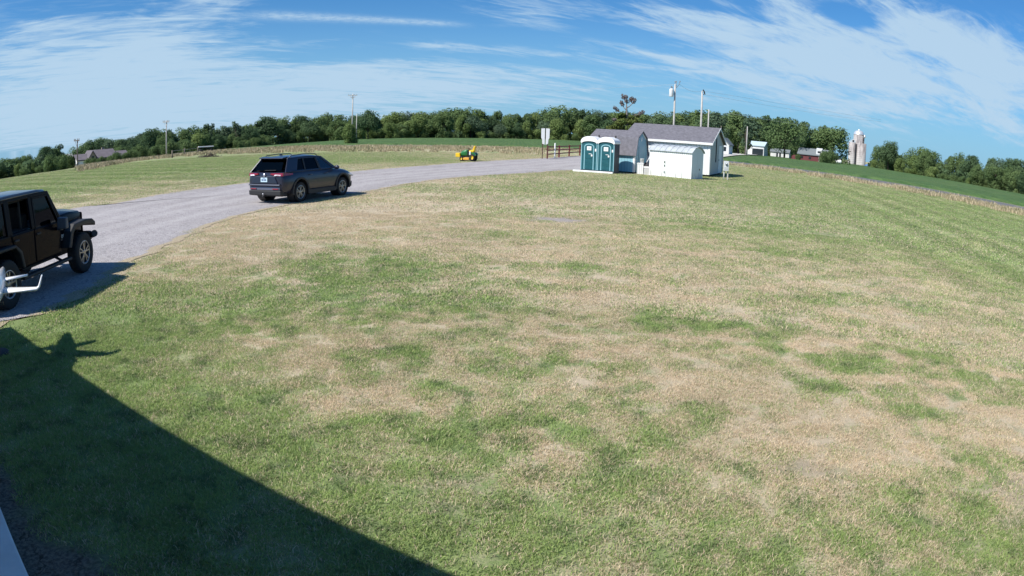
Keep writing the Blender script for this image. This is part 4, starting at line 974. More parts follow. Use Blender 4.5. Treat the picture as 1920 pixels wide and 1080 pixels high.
# ------------------------------------------------------------------ portable toilets
mteal = mat('teal_plastic', (0.008, 0.085, 0.105), 0.45, var=0.12, vscale=4)
mtealsh = mat('shaded_teal_plastic', (0.010, 0.030, 0.050), 0.5)  # teal darkened: shade of the cabin sides put into the colour
mframe = mat('pale_teal', (0.22, 0.42, 0.48), 0.5)
mcap = mat('white_plastic', (0.80, 0.80, 0.80), 0.4)
mgr = mat('grey_sign_text', (0.30, 0.36, 0.40), 0.6)
def arch(hw, z0, z1, rise, n=12):
    return [(-hw, z0), (hw, z0)] + [(hw*math.cos(PI*i/n), z1 + rise*math.sin(PI*i/n)) for i in range(n+1)]
PX_ = Vector((math.cos(-.48), math.sin(-.48), 0)); PY_ = Vector((-PX_.y, PX_.x, 0)); PC = Vector((5.24, 44.18, 0))
def toilet(loc, label):
    t = thing('portable_toilet', label, 'toilet', loc, -.48, 'pair of portable toilets')
    hw, dp = .555, 1.05
    MB().prism(arch(hw, .14, 1.94, .14), 'y', .03, dp).build('cabin', mtealsh, t, bevel=.01)
    MB().prism(arch(hw-.035, .16, 1.92, .12), 'y', .0, .035).build('front_panel', mteal, t, bevel=.008)
    MB().box((0, dp/2, .07), (hw*2+.02, dp+.04, .14)).build('base', mtealsh, t, bevel=.01)
    out = [(hw+.03, 1.93)] + [((hw+.035)*math.cos(PI*i/16), 1.95+.40*math.sin(PI*i/16)**.85) for i in range(17)] + [(-hw-.03, 1.93)]
    inn_ = [((hw-.04)*math.cos(PI*i/16), 1.88+.15*math.sin(PI*i/16)) for i in range(16, -1, -1)]
    r_ = MB(); poly = out + inn_
    n_ = len(poly); y0, y1 = -.07, dp+.05
    vs = [(p[0], y0, p[1]) for p in poly] + [(p[0], y1, p[1]) for p in poly]; fs = [(i, (i+1) % n_, n_+(i+1) % n_, n_+i) for i in range(n_)]
    no, ni = len(out), len(inn_)
    for i in range(17-1):
        a, b_ = 1+i, 2+i; c_, d_ = n_-2-i, n_-1-i
        fs.append((a, b_, c_, d_)); fs.append((n_+a, n_+d_, n_+c_, n_+b_))
    fs += [(0, 1, n_-1), (n_, n_+n_-1, n_+1), (17, 18, 19), (n_+17, n_+19, n_+18)]
    r_.add(vs, fs, False); ro_ = r_.build('roof', mcap, t); shade_auto(ro_, 30)
    # door with its pale arched frame
    a1, a2 = arch(.345, .18, 1.66, .20), arch(.285, .18, 1.64, .16)
    f_ = MB(); vs = [(p[0], -.03, p[1]) for p in a1] + [(p[0], -.03, p[1]) for p in a2] + [(p[0], .002, p[1]) for p in a1] + [(p[0], .002, p[1]) for p in a2]
    m_ = len(a1); fs = []
    for i in range(1, m_):
        j = (i+1) % m_; fs += [(i, j, m_+j, m_+i), (2*m_+i, 3*m_+i, 3*m_+j, 2*m_+j), (i, 2*m_+i, 2*m_+j, j), (m_+i, m_+j, 3*m_+j, 3*m_+i)]
    f_.add(vs, fs); f_.build('door_frame', mframe, t)
    d_ = MB().prism(a2, 'y', -.018, .002).build('door', mteal, t)
    q = MB()
    for z in (.26, .50, .92, 1.20): q.box((0, -.026, z), (.46, .016, .025))
    q.box((0, -.024, .70), (.44, .01, .20)); build_each(q, 'rib', mteal, d_)
    s_ = MB().box((0, -.025, 1.56), (.30, .012, .26)).build('notice', mcap, d_)
    q = MB()
    for z, w in ((1.62, .12), (1.575, .18), (1.53, .16), (1.49, .10)): q.box((0, -.0325, z), (w, .003, .02))
    q.build('notice_print', mgr, s_)
    q = MB(); q.box((.20, -.035, 1.10), (.10, .04, .12)); q.box((.08, -.03, 1.20), (.20, .02, .03)); q.build('latch', mcap, d_, bevel=.006)
    MB().box((.44, -.006, 1.46), (.09, .012, .17)).build('notice', mcap, t)
    for s in (-1, 1): MB().box((s*(hw-.02), .005, 1.05), (.05, .05, 1.78)).build('corner_post', mframe, t)
    q = MB()
    for i in range(4): q.box((hw+.004, .2+.25*i, 1.08), (.012, .06, 1.6)); q.box((-hw-.004, .2+.25*i, 1.08), (.012, .06, 1.6))
    build_each(q, 'side_rib', mtealsh, t)
    MB().tube([(.30, .92, 2.1), (.30, .92, 2.46)], .05, 10).build('vent_pipe', mdk, t)
    return t
toilet(PC - PX_*.58, 'left portable toilet of the pair, teal with white domed roof')
toilet(PC + PX_*.58, 'right portable toilet of the pair, next to the blue shed')
loc = PC - PY_*.16 - PX_*.22
bb = thing('timber_base', 'long white timber lying in front of the two portable toilets', 'base board', loc, -.48)
MB().box((0, 0, .06), (2.75, .14, .11)).build('plank', mcap, bb, bevel=.008)

# ------------------------------------------------------------------ odds and ends between the sheds
g0 = Vector((7.9, 44.95, 0)); gd = Vector((.93, -.36, 0)).normalized(); ga = math.atan2(gd.y, gd.x)
mcr1 = mat('white_crate', (.72, .71, .70), .6, var=.06); mgp = mat('grey_tarp', (.03, .03, .035), .7)
o = thing('panel_box', 'taller white panelled box between the blue shed and the metal shed', 'box', g0 + gd*.10, ga)
MB().box((.21, .2, .38), (.42, .4, .74)).build('box', mcr1, o, bevel=.01)
MB().box((.21, -.006, .72), (.44, .03, .05)).build('rim', mtrim, o); f = MB()
for x in (.02, .15, .28, .40): f.box((x, -.008, .36), (.03, .016, .66))
f.build('batten', mtrim, o)
o = thing('slatted_crate', 'lower white slatted crate next to the left end of the metal shed', 'crate', g0 + gd*.56, ga)
f = MB()
for i in range(7): f.box((.03+.068*i, 0, .24), (.045, .02, .44))
f.build('slat', mcr1, o); f = MB(); f.box((.235, .0, .50), (.50, .05, .12)); f.build('top_rail', mcr1, o); MB().box((.235, .2, .03), (.48, .4, .05)).build('base', mcr1, o); MB().box((.235, .22, .25), (.44, .36, .40)).build('lining', mgp, o)
o = thing('bucket', 'white bucket on the taller white panelled box', 'bucket', g0 + gd*.46 + Vector((0, .2, .752)), 0)
MB().lathe([(0, .005), (.11, .005), (.135, .27), (.145, .28), (.13, .285), (.10, .02), (0, .02)], n=20).build('pail', mtrim, o)
o = thing('hand_mower', 'dark machine with a leaning pale handle between two sheds', 'push mower', g0 + gd*.78 + Vector((.1, .55, 0)), ga)
MB().lathe([(0, .30), (.22, .30), (.30, .42), (.30, .62), (.2, .78), (0, .82)], n=16).build('engine', mgp, o)
MB().tube([(-.15, -.1, .55), (.22, .15, 1.35)], .03, 8).build('handle', mcr1, o)
for s in (-1, 1): MB().lathe([(0, -.04), (.2, -.04), (.22, 0), (.2, .04), (0, .04)], c=(0, s*.28, .22), axis='y', n=18).build('wheel', mrub, o)
MB().box((0, 0, .24), (.6, .5, .16)).build('deck', mgp, o, bevel=.03)

# ------------------------------------------------------------------ electric meter on two posts
o = thing('meter_pedestal', 'grey electric meter box on two posts right of the largest shed', 'electric meter', (14.05, 44.5, 0), R(-20))
mgm = mat('meter_grey', (.55, .57, .58), .5, var=.05)
for s in (-1, 1): MB().box((s*.13, .06, .42), (.085, .085, .92)).build('post', mat('weathered_post', (.42, .41, .39), .85, var=.1) if s < 0 else bpy.data.materials['weathered_post'], o)
bx = MB().box((0, -.02, .92), (.36, .16, .66)).build('box', mgm, o, bevel=.015)
MB().lathe([(0, -.10), (.06, -.095), (.08, -.07), (.085, 0)], c=(.02, -.10, 1.06), axis='y', n=20).build('meter_dial', mat('meter_glass', (.20, .22, .24), .15), bx)
MB().box((0, -.106, .76), (.24, .012, .20)).build('breaker_cover', mat('cover_grey', (.42, .44, .46), .5), bx)
MB().tube([(-.12, .02, .62), (-.12, .02, 0)], .025, 8).build('conduit', mgm, o)

# ------------------------------------------------------------------ lawn tractor
mgreen = mat('tractor_green', (.015, .15, .035), .35, coat=.6); myel = mat('tractor_yellow', (.80, .50, .02), .4); morg = mat('deck_orange', (.75, .36, .05), .5)
o = thing('lawn_tractor', 'green and yellow lawn tractor standing at the far edge of the drive', 'lawn tractor', (-3.85, 55.75, 0), R(168)); o.scale = (.76, .9, 1.10)
secs = []
for x, w, z0, z1 in ((.02, .25, .42, .86), (.3, .25, .42, .84), (.62, .23, .40, .74), (.80, .19, .40, .60), (.84, .14, .42, .52)):
    secs.append([(x, -w, z0), (x, -w, z1-.10), (x, -w*.6, z1), (x, w*.6, z1), (x, w, z1-.10), (x, w, z0)])
MB().loft(secs).build('bonnet', mgreen, o, bevel=.02)
MB().box((0, 0, .36), (1.5, .36, .12)).build('chassis', mdk, o); MB().box((-.05, 0, .60), (.16, .44, .40)).build('dashboard', mdk, o, bevel=.02)
f = MB()
for s in (-1, 1):
    f.prism([(-.95, .50), (-.80, .66), (-.35, .66), (-.25, .50), (-.25, .42), (-.95, .42)], 'y', s*.22, s*.52)
build_each(f, 'mudguard', mgreen, o, bevel=.02)
MB().prism([(-.16, .66), (-.62, .66), (-.74, .74), (-.86, 1.12), (-.70, 1.15), (-.56, .84), (-.18, .82)], 'y', -.28, .28).build('seat', myel, o, bevel=.05, segs=3)
MB().lathe([(.15, -.015), (.175, 0), (.15, .015), (.14, 0), (.15, -.015)], c=(0, 0, 0), n=18).build('steering_wheel', mdk, o, loc=(-.14, 0, .90)).rotation_euler = (0, R(-30), 0)
MB().bar((-.06, 0, .74), (-.14, 0, .90), .04).build('steering_column', mdk, o)
for s in (-1, 1):
    for x, rr, ww in ((-.60, .29, .24), (.62, .19, .15)):
        y = s*(.42 if rr > .2 else .36)
        w_ = MB().lathe([(rr*.5, -ww/2), (rr*.9, -ww/2), (rr, -ww*.3), (rr, ww*.3), (rr*.9, ww/2), (rr*.5, ww/2)], axis='y', n=24).build('wheel', mrub, o, loc=(x, y, rr))
        MB().lathe([(0, s*ww*.3), (rr*.45, s*ww*.32), (rr*.53, s*ww*.48), (rr*.53, -s*ww*.4)], axis='y', n=20).build('rim', myel, w_)
MB().prism([(-.30, .10), (.36, .10), (.40, .20), (.30, .27), (-.26, .27)], 'y', -.56, .56).build('mower_deck', morg, o, bevel=.03)
MB().prism([(.72, .30), (1.20, .30), (1.24, .40), (1.22, .60), (.78, .60)], 'y', -.50, .50).build('front_attachment', myel, o, bevel=.03)
MB().box((-.38, .555, .60), (.16, .05, .26)).build('white_block', mcap, o, bevel=.03)  # small white rounded block on the tractor's side

# ------------------------------------------------------------------ sign, gate posts and the red rail fence
mrail = mat('red_rail', (.17, .022, .026), .6, var=.15); mpost = mat('white_post', (.74, .74, .72), .6)
sg = thing('entrance_sign', 'two tall white tapering sign boards on posts by the gravel drive', 'sign', (2.75, 65.6, 0), R(4))
for s in (-1, 1):
    bd = MB().prism([(s*.05, 1.36), (s*.27, 1.44), (s*.30, 1.85), (s*.39, 2.02), (s*.40, 2.90), (s*.05, 2.93)], 'y', -.03, .03).build('board', mtrim, sg, bevel=.01)
    MB().box((s*.24, .06, 1.42), (.08, .07, 2.84)).build('post', mat('brown_post', (.09, .05, .04), .8) if s < 0 else bpy.data.materials['brown_post'], sg)
FP = [at(1026, 297.3), at(1048, 295.3), at(1067, 293.2), at(1087, 291.4), at(1108, 289.8)]
fe = thing('rail_fence', 'dark red three rail fence along the far edge of the drive', 'fence', (FP[0].x, FP[0].y, 0))
q0 = FP[0].copy(); q0.z = 0
for i, p in enumerate(FP):
    p = p - q0; MB().box((p.x, p.y, .62), (.15, .15, 1.28)).build('post', mrail, fe, bevel=.01)
    if i:
        pa = FP[i-1] - q0
        for z in (.42, .80, 1.14): MB().bar((pa.x, pa.y, z), (p.x, p.y, z), .05, .11).build('rail', mrail, fe)
p = at(1040, 296.5); o = thing('gate_post', 'white post standing in the red rail fence', 'post', (p.x, p.y, 0))
MB().lathe([(0, 1.52), (.05, 1.50), (.07, 1.44), (.07, 0)], n=12).build('post', mpost, o)
# ------------------------------------------------------------------ trees
def leaf_mat(name, c0, c1, trans=0.33):
    m = bpy.data.materials.new(name); m.use_nodes = True; k = N(m.node_tree); k.n.remove(k.n['Principled BSDF']); out = k.n['Material Output']
    rv = k.attr('rv'); oi = k.new('ShaderNodeObjectInfo').outputs['Random']
    c = k.mix(k.math('MULTIPLY_ADD', rv, .6, k.math('MULTIPLY', oi, .4)), c0, c1)
    df = k.new('ShaderNodeBsdfDiffuse'); tl = k.new('ShaderNodeBsdfTranslucent'); k.put(df.inputs[0], c); k.put(tl.inputs[0], c)
    ms = k.new('ShaderNodeMixShader'); ms.inputs[0].default_value = trans
    k.l.new(df.outputs[0], ms.inputs[1]); k.l.new(tl.outputs[0], ms.inputs[2]); k.l.new(ms.outputs[0], out.inputs[0]); return m
mlf = {'dark': leaf_mat('leaf_dark', (0.058, 0.103, 0.055), (0.126, 0.186, 0.089)), 'mid': leaf_mat('leaf_mid', (0.084, 0.138, 0.058), (0.174, 0.240, 0.098)),
       'pale': leaf_mat('leaf_pale', (0.120, 0.180, 0.062), (0.228, 0.294, 0.110)), 'bluish': leaf_mat('leaf_grey_green', (0.072, 0.120, 0.074), (0.144, 0.198, 0.120)),
       'rust': leaf_mat('leaf_rust', (.065, .12, .038), (.17, .175, .055)), 'dead': leaf_mat('leaf_dead', (.14, .12, .12), (.24, .20, .19))}
mbark = mat('bark', (.075, .06, .05), .95, var=.3, bump=.5, bscale=8); mdead = mat('dead_wood', (.20, .18, .17), .95, var=.2)
def leaf_cloud(centres, radii, n_per, size, seed, flat=1.0, shell=0.55):
    """many small leaf-spray faces through the volume of some clumps"""
    r = np.random.default_rng(seed); V, Fc, RV = [], [], []
    cs = np.asarray(centres, float); rs = np.asarray(radii, float)
    out_c = cs.mean(0)
    allp, alln, allr = [], [], []
    for c, q in zip(cs, rs):
        n = max(6, int(n_per*(q/rs.mean())**2)); d = r.normal(size=(n, 3)); d /= np.linalg.norm(d, axis=1)[:, None]
        rad = q*(shell + (1.08-shell)*r.uniform(size=n)**.6); p = c + d*rad[:, None]*np.array([1, 1, flat])
        allp.append(p); alln.append(d + .35*(p-out_c)/np.linalg.norm(p-out_c, axis=1)[:, None]); allr.append(np.full(n, r.uniform(0, .55)) + r.uniform(0, .45, n))
    p = np.concatenate(allp); nn = np.concatenate(alln) + r.normal(scale=.55, size=(len(p), 3)); nn[:, 2] += .25; nn /= np.linalg.norm(nn, axis=1)[:, None]
    rv = np.concatenate(allr); t = np.cross(nn, r.normal(size=(len(p), 3))); t /= np.linalg.norm(t, axis=1)[:, None]; b = np.cross(nn, t)
    s = size*r.uniform(.55, 1.35, len(p))[:, None]
    v = np.stack([p - t*s*.6 - b*s*.25, p + t*s*.1 - b*s*.55, p + t*s*.65 + b*s*.05, p + t*s*.05 + b*s*.5], 1)
    return v.reshape(-1, 3), rv
def cloud_obj(name, m, v, rv, parent):
    n = len(v)//4; me = bpy.data.meshes.new(name)
    me.vertices.add(len(v)); me.vertices.foreach_set('co', v.ravel().astype(np.float32))
    me.loops.add(len(v)); me.loops.foreach_set('vertex_index', np.arange(len(v), dtype=np.int32))
    me.polygons.add(n); me.polygons.foreach_set('loop_start', np.arange(n, dtype=np.int32)*4); me.polygons.foreach_set('loop_total', np.full(n, 4, np.int32))
    me.update(calc_edges=True); a = me.attributes.new('rv', 'FLOAT', 'POINT'); a.data.foreach_set('value', np.repeat(rv, 4).astype(np.float32))
    me.materials.append(m); o = bpy.data.objects.new(name, me); C.objects.link(o); o.parent = parent; return o
PROTO = {}
def make_tree(kind, m, seed, rx=.42, zc=.56, rz_=.46, lobes=26, n_per=190, leaf=.034, low=0.0, trunk=True, gaps=.0):
    """a tree one unit tall: tapered trunk with limbs, crown of leaf clumps"""
    r = np.random.default_rng(seed); t = thing('broadleaf_tree', None, 'tree'); cs, rs = [], []
    for i in range(lobes):
        d = r.normal(size=3); d /= np.linalg.norm(d); q = r.uniform(.35, .80)
        c = np.array([d[0]*rx*q, d[1]*rx*q, zc + d[2]*rz_*q]); c[:2] *= 1 + .25*(c[2] < zc)
        if r.uniform() < gaps: continue
        cs.append(c); rs.append(r.uniform(.30, .48)*rx*(1.0 if c[2] < zc+rz_*.4 else .8))
    if low:
        for i in range(int(lobes*low)): a = r.uniform(0, 2*PI); q = r.uniform(.2, .85)*rx; cs.append(np.array([q*math.cos(a), q*math.sin(a), r.uniform(.05, .22)])); rs.append(r.uniform(.28, .42)*rx)
    top = max(c[2]+q for c, q in zip(cs, rs)); k_ = 1/top
    cs = [c*np.array([1, 1, k_]) for c in cs]
    v, rv = leaf_cloud(cs, rs, n_per, leaf, seed+1)
    v[:, 2] = np.maximum(v[:, 2], .004)
    cloud_obj('crown', m, v, rv, t)
    if trunk:
        b = MB(); lean = r.normal(scale=.02, size=2)
        b.tube([(0, 0, -.03), (lean[0]*.5, lean[1]*.5, .22), (lean[0], lean[1], .5), (lean[0], lean[1], .8)], [.026, .020, .014, .004], 8)
        for i in sorted(range(len(cs)), key=lambda i: -rs[i])[:9]:
            c = cs[i]; z0 = max(.12, c[2]*.55); b.tube([(lean[0]*.7, lean[1]*.7, z0), (c[0]*.5, c[1]*.5, (z0+c[2])/2+.02), tuple(c)], [.011, .008, .003], 5, caps=False)
        b.build('trunk', mbark, t)
    PROTO.setdefault(kind, []).append(t); return t
for i in range(3): make_tree('dark', mlf['dark'], 10+i, rx=.44, zc=.58, rz_=.40, lobes=30)
for i in range(3): make_tree('mid', mlf['mid'], 20+i, rx=.42, zc=.55, rz_=.44, lobes=28, low=.3)
make_tree('dark', mlf['dark'], 14, rx=.31, zc=.56, rz_=.46, lobes=26); make_tree('mid', mlf['mid'], 24, rx=.30, zc=.55, rz_=.47, lobes=24, low=.2); make_tree('mid', mlf['bluish'], 25, rx=.52, zc=.62, rz_=.34, lobes=30, gaps=.15); make_tree('dark', mlf['mid'], 15, rx=.50, zc=.60, rz_=.34, lobes=22, gaps=.1)
for i in range(2): make_tree('pale', mlf['pale'], 30+i, rx=.40, zc=.52, rz_=.45, lobes=24, low=.4)
for i in range(2): make_tree('bluish', mlf['bluish'], 40+i, rx=.30, zc=.60, rz_=.42, lobes=24, gaps=.18, n_per=140)
for i in range(2): make_tree('bush', mlf['mid'], 50+i, rx=.62, zc=.50, rz_=.42, lobes=22, low=.6, trunk=True, leaf=.05, n_per=190)
for i in range(2): make_tree('palebush', mlf['pale'], 60+i, rx=.60, zc=.50, rz_=.42, lobes=20, low=.6, leaf=.05, n_per=190)
for i in range(1): make_tree('tall', mlf['bluish'], 70+i, rx=.17, zc=.58, rz_=.46, lobes=18, gaps=.25, n_per=80, leaf=.028)
USED = set(); TREES = []
WORDS = {'dark': 'dark green tree', 'mid': 'mid green tree', 'pale': 'pale green tree', 'bluish': 'grey green tree', 'bush': 'green bush', 'palebush': 'pale bush', 'tall': 'sparse thin tree'}
def size_word(w): return 'slim ' if w < .93 else ('broad ' if w > 1.07 else '')
def place_tree(kind, px, dist, ytop, wscale=1.0, label=None, group=None, p=None, name=None):
    pr = PROTO[kind][int(RNG.integers(len(PROTO[kind])))]
    p = along(px, dist) if p is None else p
    h_ = max(1.2, height_at(px, ytop, p))
    if pr.name in USED: o = copy_tree(pr)
    else: o = pr; USED.add(pr.name)
    o.location = (p.x, p.y, p.z - .05); o.rotation_euler.z = float(RNG.uniform(0, 2*PI)); o.scale = (h_*wscale, h_*wscale*float(RNG.uniform(.9, 1.1)), h_)
    if kind in ('bush', 'palebush'): o.name = 'bush'; o['category'] = 'bush'
    if name: o.name = name
    o['label'] = label or WORDS[kind]
    if group: o['group'] = group
    TREES.append((px, ytop, h_)); return o
SKY_PX = [-120, 0, 30, 47, 65, 80, 107, 120, 140, 172, 195, 225, 257, 282, 302, 330, 352, 397, 425, 442, 450, 477, 502, 545, 570, 587, 625, 647, 675, 695, 712, 745, 777, 820, 855, 885, 910, 937, 975, 1005, 1040, 1060, 1110, 1155, 1200, 1225, 1270, 1283, 1332, 1381, 1398, 1409, 1447, 1477, 1506, 1523, 1561, 1581, 1600, 1631, 1663, 1683, 1695, 1739, 1756, 1768, 1783, 1809, 1829, 1841, 1870, 1896, 1920, 2060]
SKY_Y = [310, 294, 291, 287, 297, 275, 271, 288, 286, 261, 257, 260, 252, 242, 241, 242, 235, 230, 236, 226, 237, 222, 219, 211, 217, 212, 211, 220, 205, 213, 215, 208, 207, 200, 201, 200, 208, 207, 205, 202, 198, 205, 201, 204, 208, 205, 207, 204, 207, 206, 215, 213, 212, 219, 227, 238, 235, 244, 262, 274, 263, 279, 287, 269, 285, 297, 292, 278, 286, 299, 292, 297, 301, 320]
LM = [(-200, 'at the far left'), (30, 'well left of the farmhouse'), (85, 'by the low pale roof'), (140, 'behind the stone gable'), (185, 'behind the farmhouse chimney'), (225, 'right of the farmhouse'), (270, 'by the hidden house gable'), (304, 'at the left grey pole'), (340, 'above the fence posts'), (372, 'above the flat wagon'), (412, 'right of the flat wagon'), (450, 'left of the SUV roof'),
      (490, 'over the SUV roof'), (535, 'over the SUV doors'), (585, 'over the SUV bonnet'), (630, 'at the crossarm pole'), (680, 'right of the crossarm pole'), (725, 'midway from crossarm pole to tractor'), (780, 'left of the lawn tractor'), (840, 'behind the lawn tractor'), (895, 'right of the lawn tractor'), (945, 'left of the sign'), (1005, 'behind the sign'), (1045, 'behind the rail fence'), (1085, 'behind the left toilet'), (1125, 'behind the right toilet'),
      (1160, 'by the half dead pine'), (1205, 'left of the transformer'), (1262, 'right of the transformer'), (1316, 'by the shorter pole'), (1352, 'behind the white house'), (1400, 'by the white garage'), (1445, 'over the white outbuilding'), (1490, 'over the red barn'), (1555, 'by the silos'), (1632, 'just right of the silos'), (1700, 'midway along the right tree row'), (1775, 'near the end of the right tree row'), (1850, 'at the far right'), (3000, '')]
def lm(px):
    for (a, s), (b_, _) in zip(LM, LM[1:]):
        if a <= px < b_: return s
    return LM[-2][1]
GRP = 'trees of the wood beyond the fields'
px = -60.0
# back rank: sets the skyline
while px < 2000:
    d_ = tree_dist(px); yt = float(np.interp(px, SKY_PX, SKY_Y))
    kind = str(RNG.choice(['dark', 'mid', 'bluish', 'mid'] if px < 480 else (['dark', 'dark', 'mid'] if px < 720 else (['mid', 'mid', 'dark', 'pale'] if px < 1300 else ['dark', 'mid', 'mid']))))
    skip = 1556 < px < 1632
    if not skip:
        w_ = float(RNG.uniform(.72, 1.35)); o = place_tree(kind, px, d_ + float(RNG.uniform(14, 22)), yt + float(RNG.uniform(-3.5, 7)), w_, size_word(w_) + WORDS[kind] + ' on the skyline ' + lm(px), GRP)
    px += float(RNG.uniform(15, 23)) if px > 480 else float(RNG.uniform(11, 17))
# front rank: lower, lighter crowns that reach the ground
px = -60.0
while px < 2000:
    d_ = tree_dist(px); yt = float(np.interp(px, SKY_PX, SKY_Y)); p = along(px, d_)
    v0 = CAMH - p.z; yb = None
    hpx = height_at(px, yt, p)
    kind = str(RNG.choice(['mid', 'pale', 'mid', 'bush', 'palebush', 'dark'] if px > 480 else ['mid', 'pale', 'bush', 'dark', 'bush']))
    frac = float(RNG.uniform(.45, .88)) if kind not in ('bush', 'palebush') else float(RNG.uniform(.22, .45))
    skip = 1552 < px < 1634 or 135 < px < 250 or 1385 < px < 1440 or (1490 < px < 1556)
    if not skip:
        pr_h = hpx*frac; q = along(px, d_ + float(RNG.uniform(-2, 7)))
        # pixel row of that height
        lo_, hi_ = yt, 420.0
        for _ in range(30):
            mid_ = (lo_+hi_)/2
            if height_at(px, mid_, q) > pr_h: lo_ = mid_
            else: hi_ = mid_
        w_ = float(RNG.uniform(.85, 1.25)); place_tree(kind, px, 0, lo_, w_, ('taller ' if frac > .66 else 'low ') + size_word(w_) + WORDS[kind] + ' fronting the wood ' + lm(px), GRP, p=q)
    px += float(RNG.uniform(13, 21)) if px > 480 else float(RNG.uniform(10, 16))
# dark undergrowth closes the foot of the wood
cs, rs = [], []
for px in np.arange(-80, 2010, 4.0):
    if 1556 < px < 1632 or 138 < px < 236 or 1400 < px < 1434: continue
    q = along(px, tree_dist(px) + float(RNG.uniform(6, 12))); h_ = float(RNG.uniform(.5, 1.2))*(1.0 if px > 480 else .7)
    for zz_ in (.7, 1.9): cs.append((q.x, q.y, q.z + zz_*h_)); rs.append(1.1*h_)
v, rv = leaf_cloud(cs, rs, 46, .55, 5)
und = cloud_obj('undergrowth', mlf['dark'], v, rv, None); tag(und, 'dark undergrowth along the foot of the wood', kind='stuff')

# trees one can pick out
p = along(655, 128); place_tree('pale', 655, 0, 229, .95, 'bright green young tree on its own beside the road below the crossarm pole', p=p, name='young_tree')
place_tree('dark', 82, 122, 275, 1.0, 'dark rounded tree standing highest left of the low pale roof', GRP)
place_tree('bluish', 106, 126, 270, 1.3, 'greyish tall tree directly over the low pale roof', GRP)
place_tree('mid', 48, 118, 288, .9, 'slim green tree among the low bushes well left of the farmhouse', GRP)
place_tree('dark', 690, 205, 205, .9, 'large dark rounded tree right of the crossarm pole', GRP)
place_tree('dark', 1043, 300, 196, 1.1, 'dark tree standing highest above the entrance sign', GRP)
place_tree('dark', 1472, 212, 219, 1.0, 'big dark spreading tree over the white outbuilding', 'farm trees')
place_tree('mid', 1562, 236, 235, 1.25, 'big rounded green tree left of the silos', 'farm trees')
place_tree('mid', 1385, 185, 205, .85, 'tall green tree behind the pale thin pole', 'farm trees')
place_tree('bluish', 1345, 180, 207, .9, 'loose green tree behind the gable of the largest shed', 'farm trees')
place_tree('tall', 1398, 178, 222, 1.0, 'narrow column like evergreen by the pale thin pole', 'farm trees')
place_tree('dark', 1668, 232, 263, .85, 'dark tree first to the right of the silos', 'farm trees')
for px_, yt_ in ((442, 226), (502, 218), (172, 261), (395, 230)): place_tree('tall', px_, tree_dist(px_)+12, yt_, 1.2, 'thin sparse tree rising above the wood ' + lm(px_), GRP)
for px_, d_, yt_ in ((150, 140, 272), (163, 146, 264), (176, 140, 260), (190, 150, 259), (205, 142, 261), (218, 150, 260), (232, 140, 259), (246, 146, 257)): place_tree('mid' if int(px_) % 2 else 'dark', px_, d_, yt_, 1.15, 'green tree rising close behind the farmhouse roof ' + ('left end' if px_ < 180 else ('middle' if px_ < 215 else 'right end')), GRP)
for px_, d_, yt_ in ((219, 101, 283), (208, 99, 292), (236, 104, 284), (246, 106, 279), (256, 112, 282), (175, 102, 300), (228, 118, 272), (205, 108, 297), (130, 110, 286), (190, 96, 300), (165, 98, 301), (320, 125, 262), (352, 135, 262), (290, 128, 270), (262, 122, 268), (113, 96, 290), (95, 92, 288)):
    place_tree('bush', px_, d_, yt_, .9, 'green bush round the farmhouse ' + lm(px_), 'bushes by the farmhouse')
# the half dead pine: rust coloured lower boughs, bare grey limbs above
p = along(1174, 105); pine = thing('pine_tree', 'half dead pine with bare top and yellowish lower boughs behind the blue shed', 'tree', p)
H = height_at(1178, 176, p)
r = np.random.default_rng(77); b = MB()
b.tube([(0, 0, -.2), (.1, 0, H*.3), (0, .1, H*.6), (-.15, 0, H*.8), (-.25, 0, H*.97)], [.30, .24, .17, .09, .03], 10)
tips = []
for z0, a, ln_, up in ((.60, -.2, 2.4, 1.0), (.64, 2.9, 1.9, 1.0), (.55, .5, 1.5, .8), (.72, 2.3, 1.3, 1.2), (.76, -.5, 1.2, 1.3), (.84, .6, .8, .8), (.86, 2.8, .8, .9), (.5, 3.3, 2.0, .5)):
    e = Vector((ln_*math.cos(a), ln_*math.sin(a)*.6, H*z0+up*1.0)); s0 = Vector((-.1, 0, H*z0)); m1 = (s0+e)/2 + Vector((0, 0, -.2))
    b.tube([s0, m1, e], [.09, .06, .02], 6); tips += [e, m1*.35+e*.65]
    for q in range(4): w_ = m1*(1-q/4)+e*(q/4); b.tube([w_, w_+Vector((r.normal()*.4, r.normal()*.4, .35))], [.03, .01], 4)
tips += [Vector((-.25, 0, H*.95)), Vector((-.2, 0, H*.88))]
b.build('trunk', mdead, pine)
v, rv = leaf_cloud([tuple(t) for t in tips], [.30]*len(tips), 42, .20, 9); cloud_obj('dead_needles', mlf['dead'], v, rv, pine)
cs, rs = [], []
for i in range(70):
    z = r.uniform(.12, .66); a = r.uniform(0, 2*PI); q = (1-z)*5.6*r.uniform(.25, 1.0); cs.append((q*math.cos(a), q*math.sin(a), H*z - q*.12)); rs.append(r.uniform(.55, .95))
v, rv = leaf_cloud(cs, rs, 90, .26, 10, flat=.45); cloud_obj('crown', mlf['rust'], v, rv, pine)

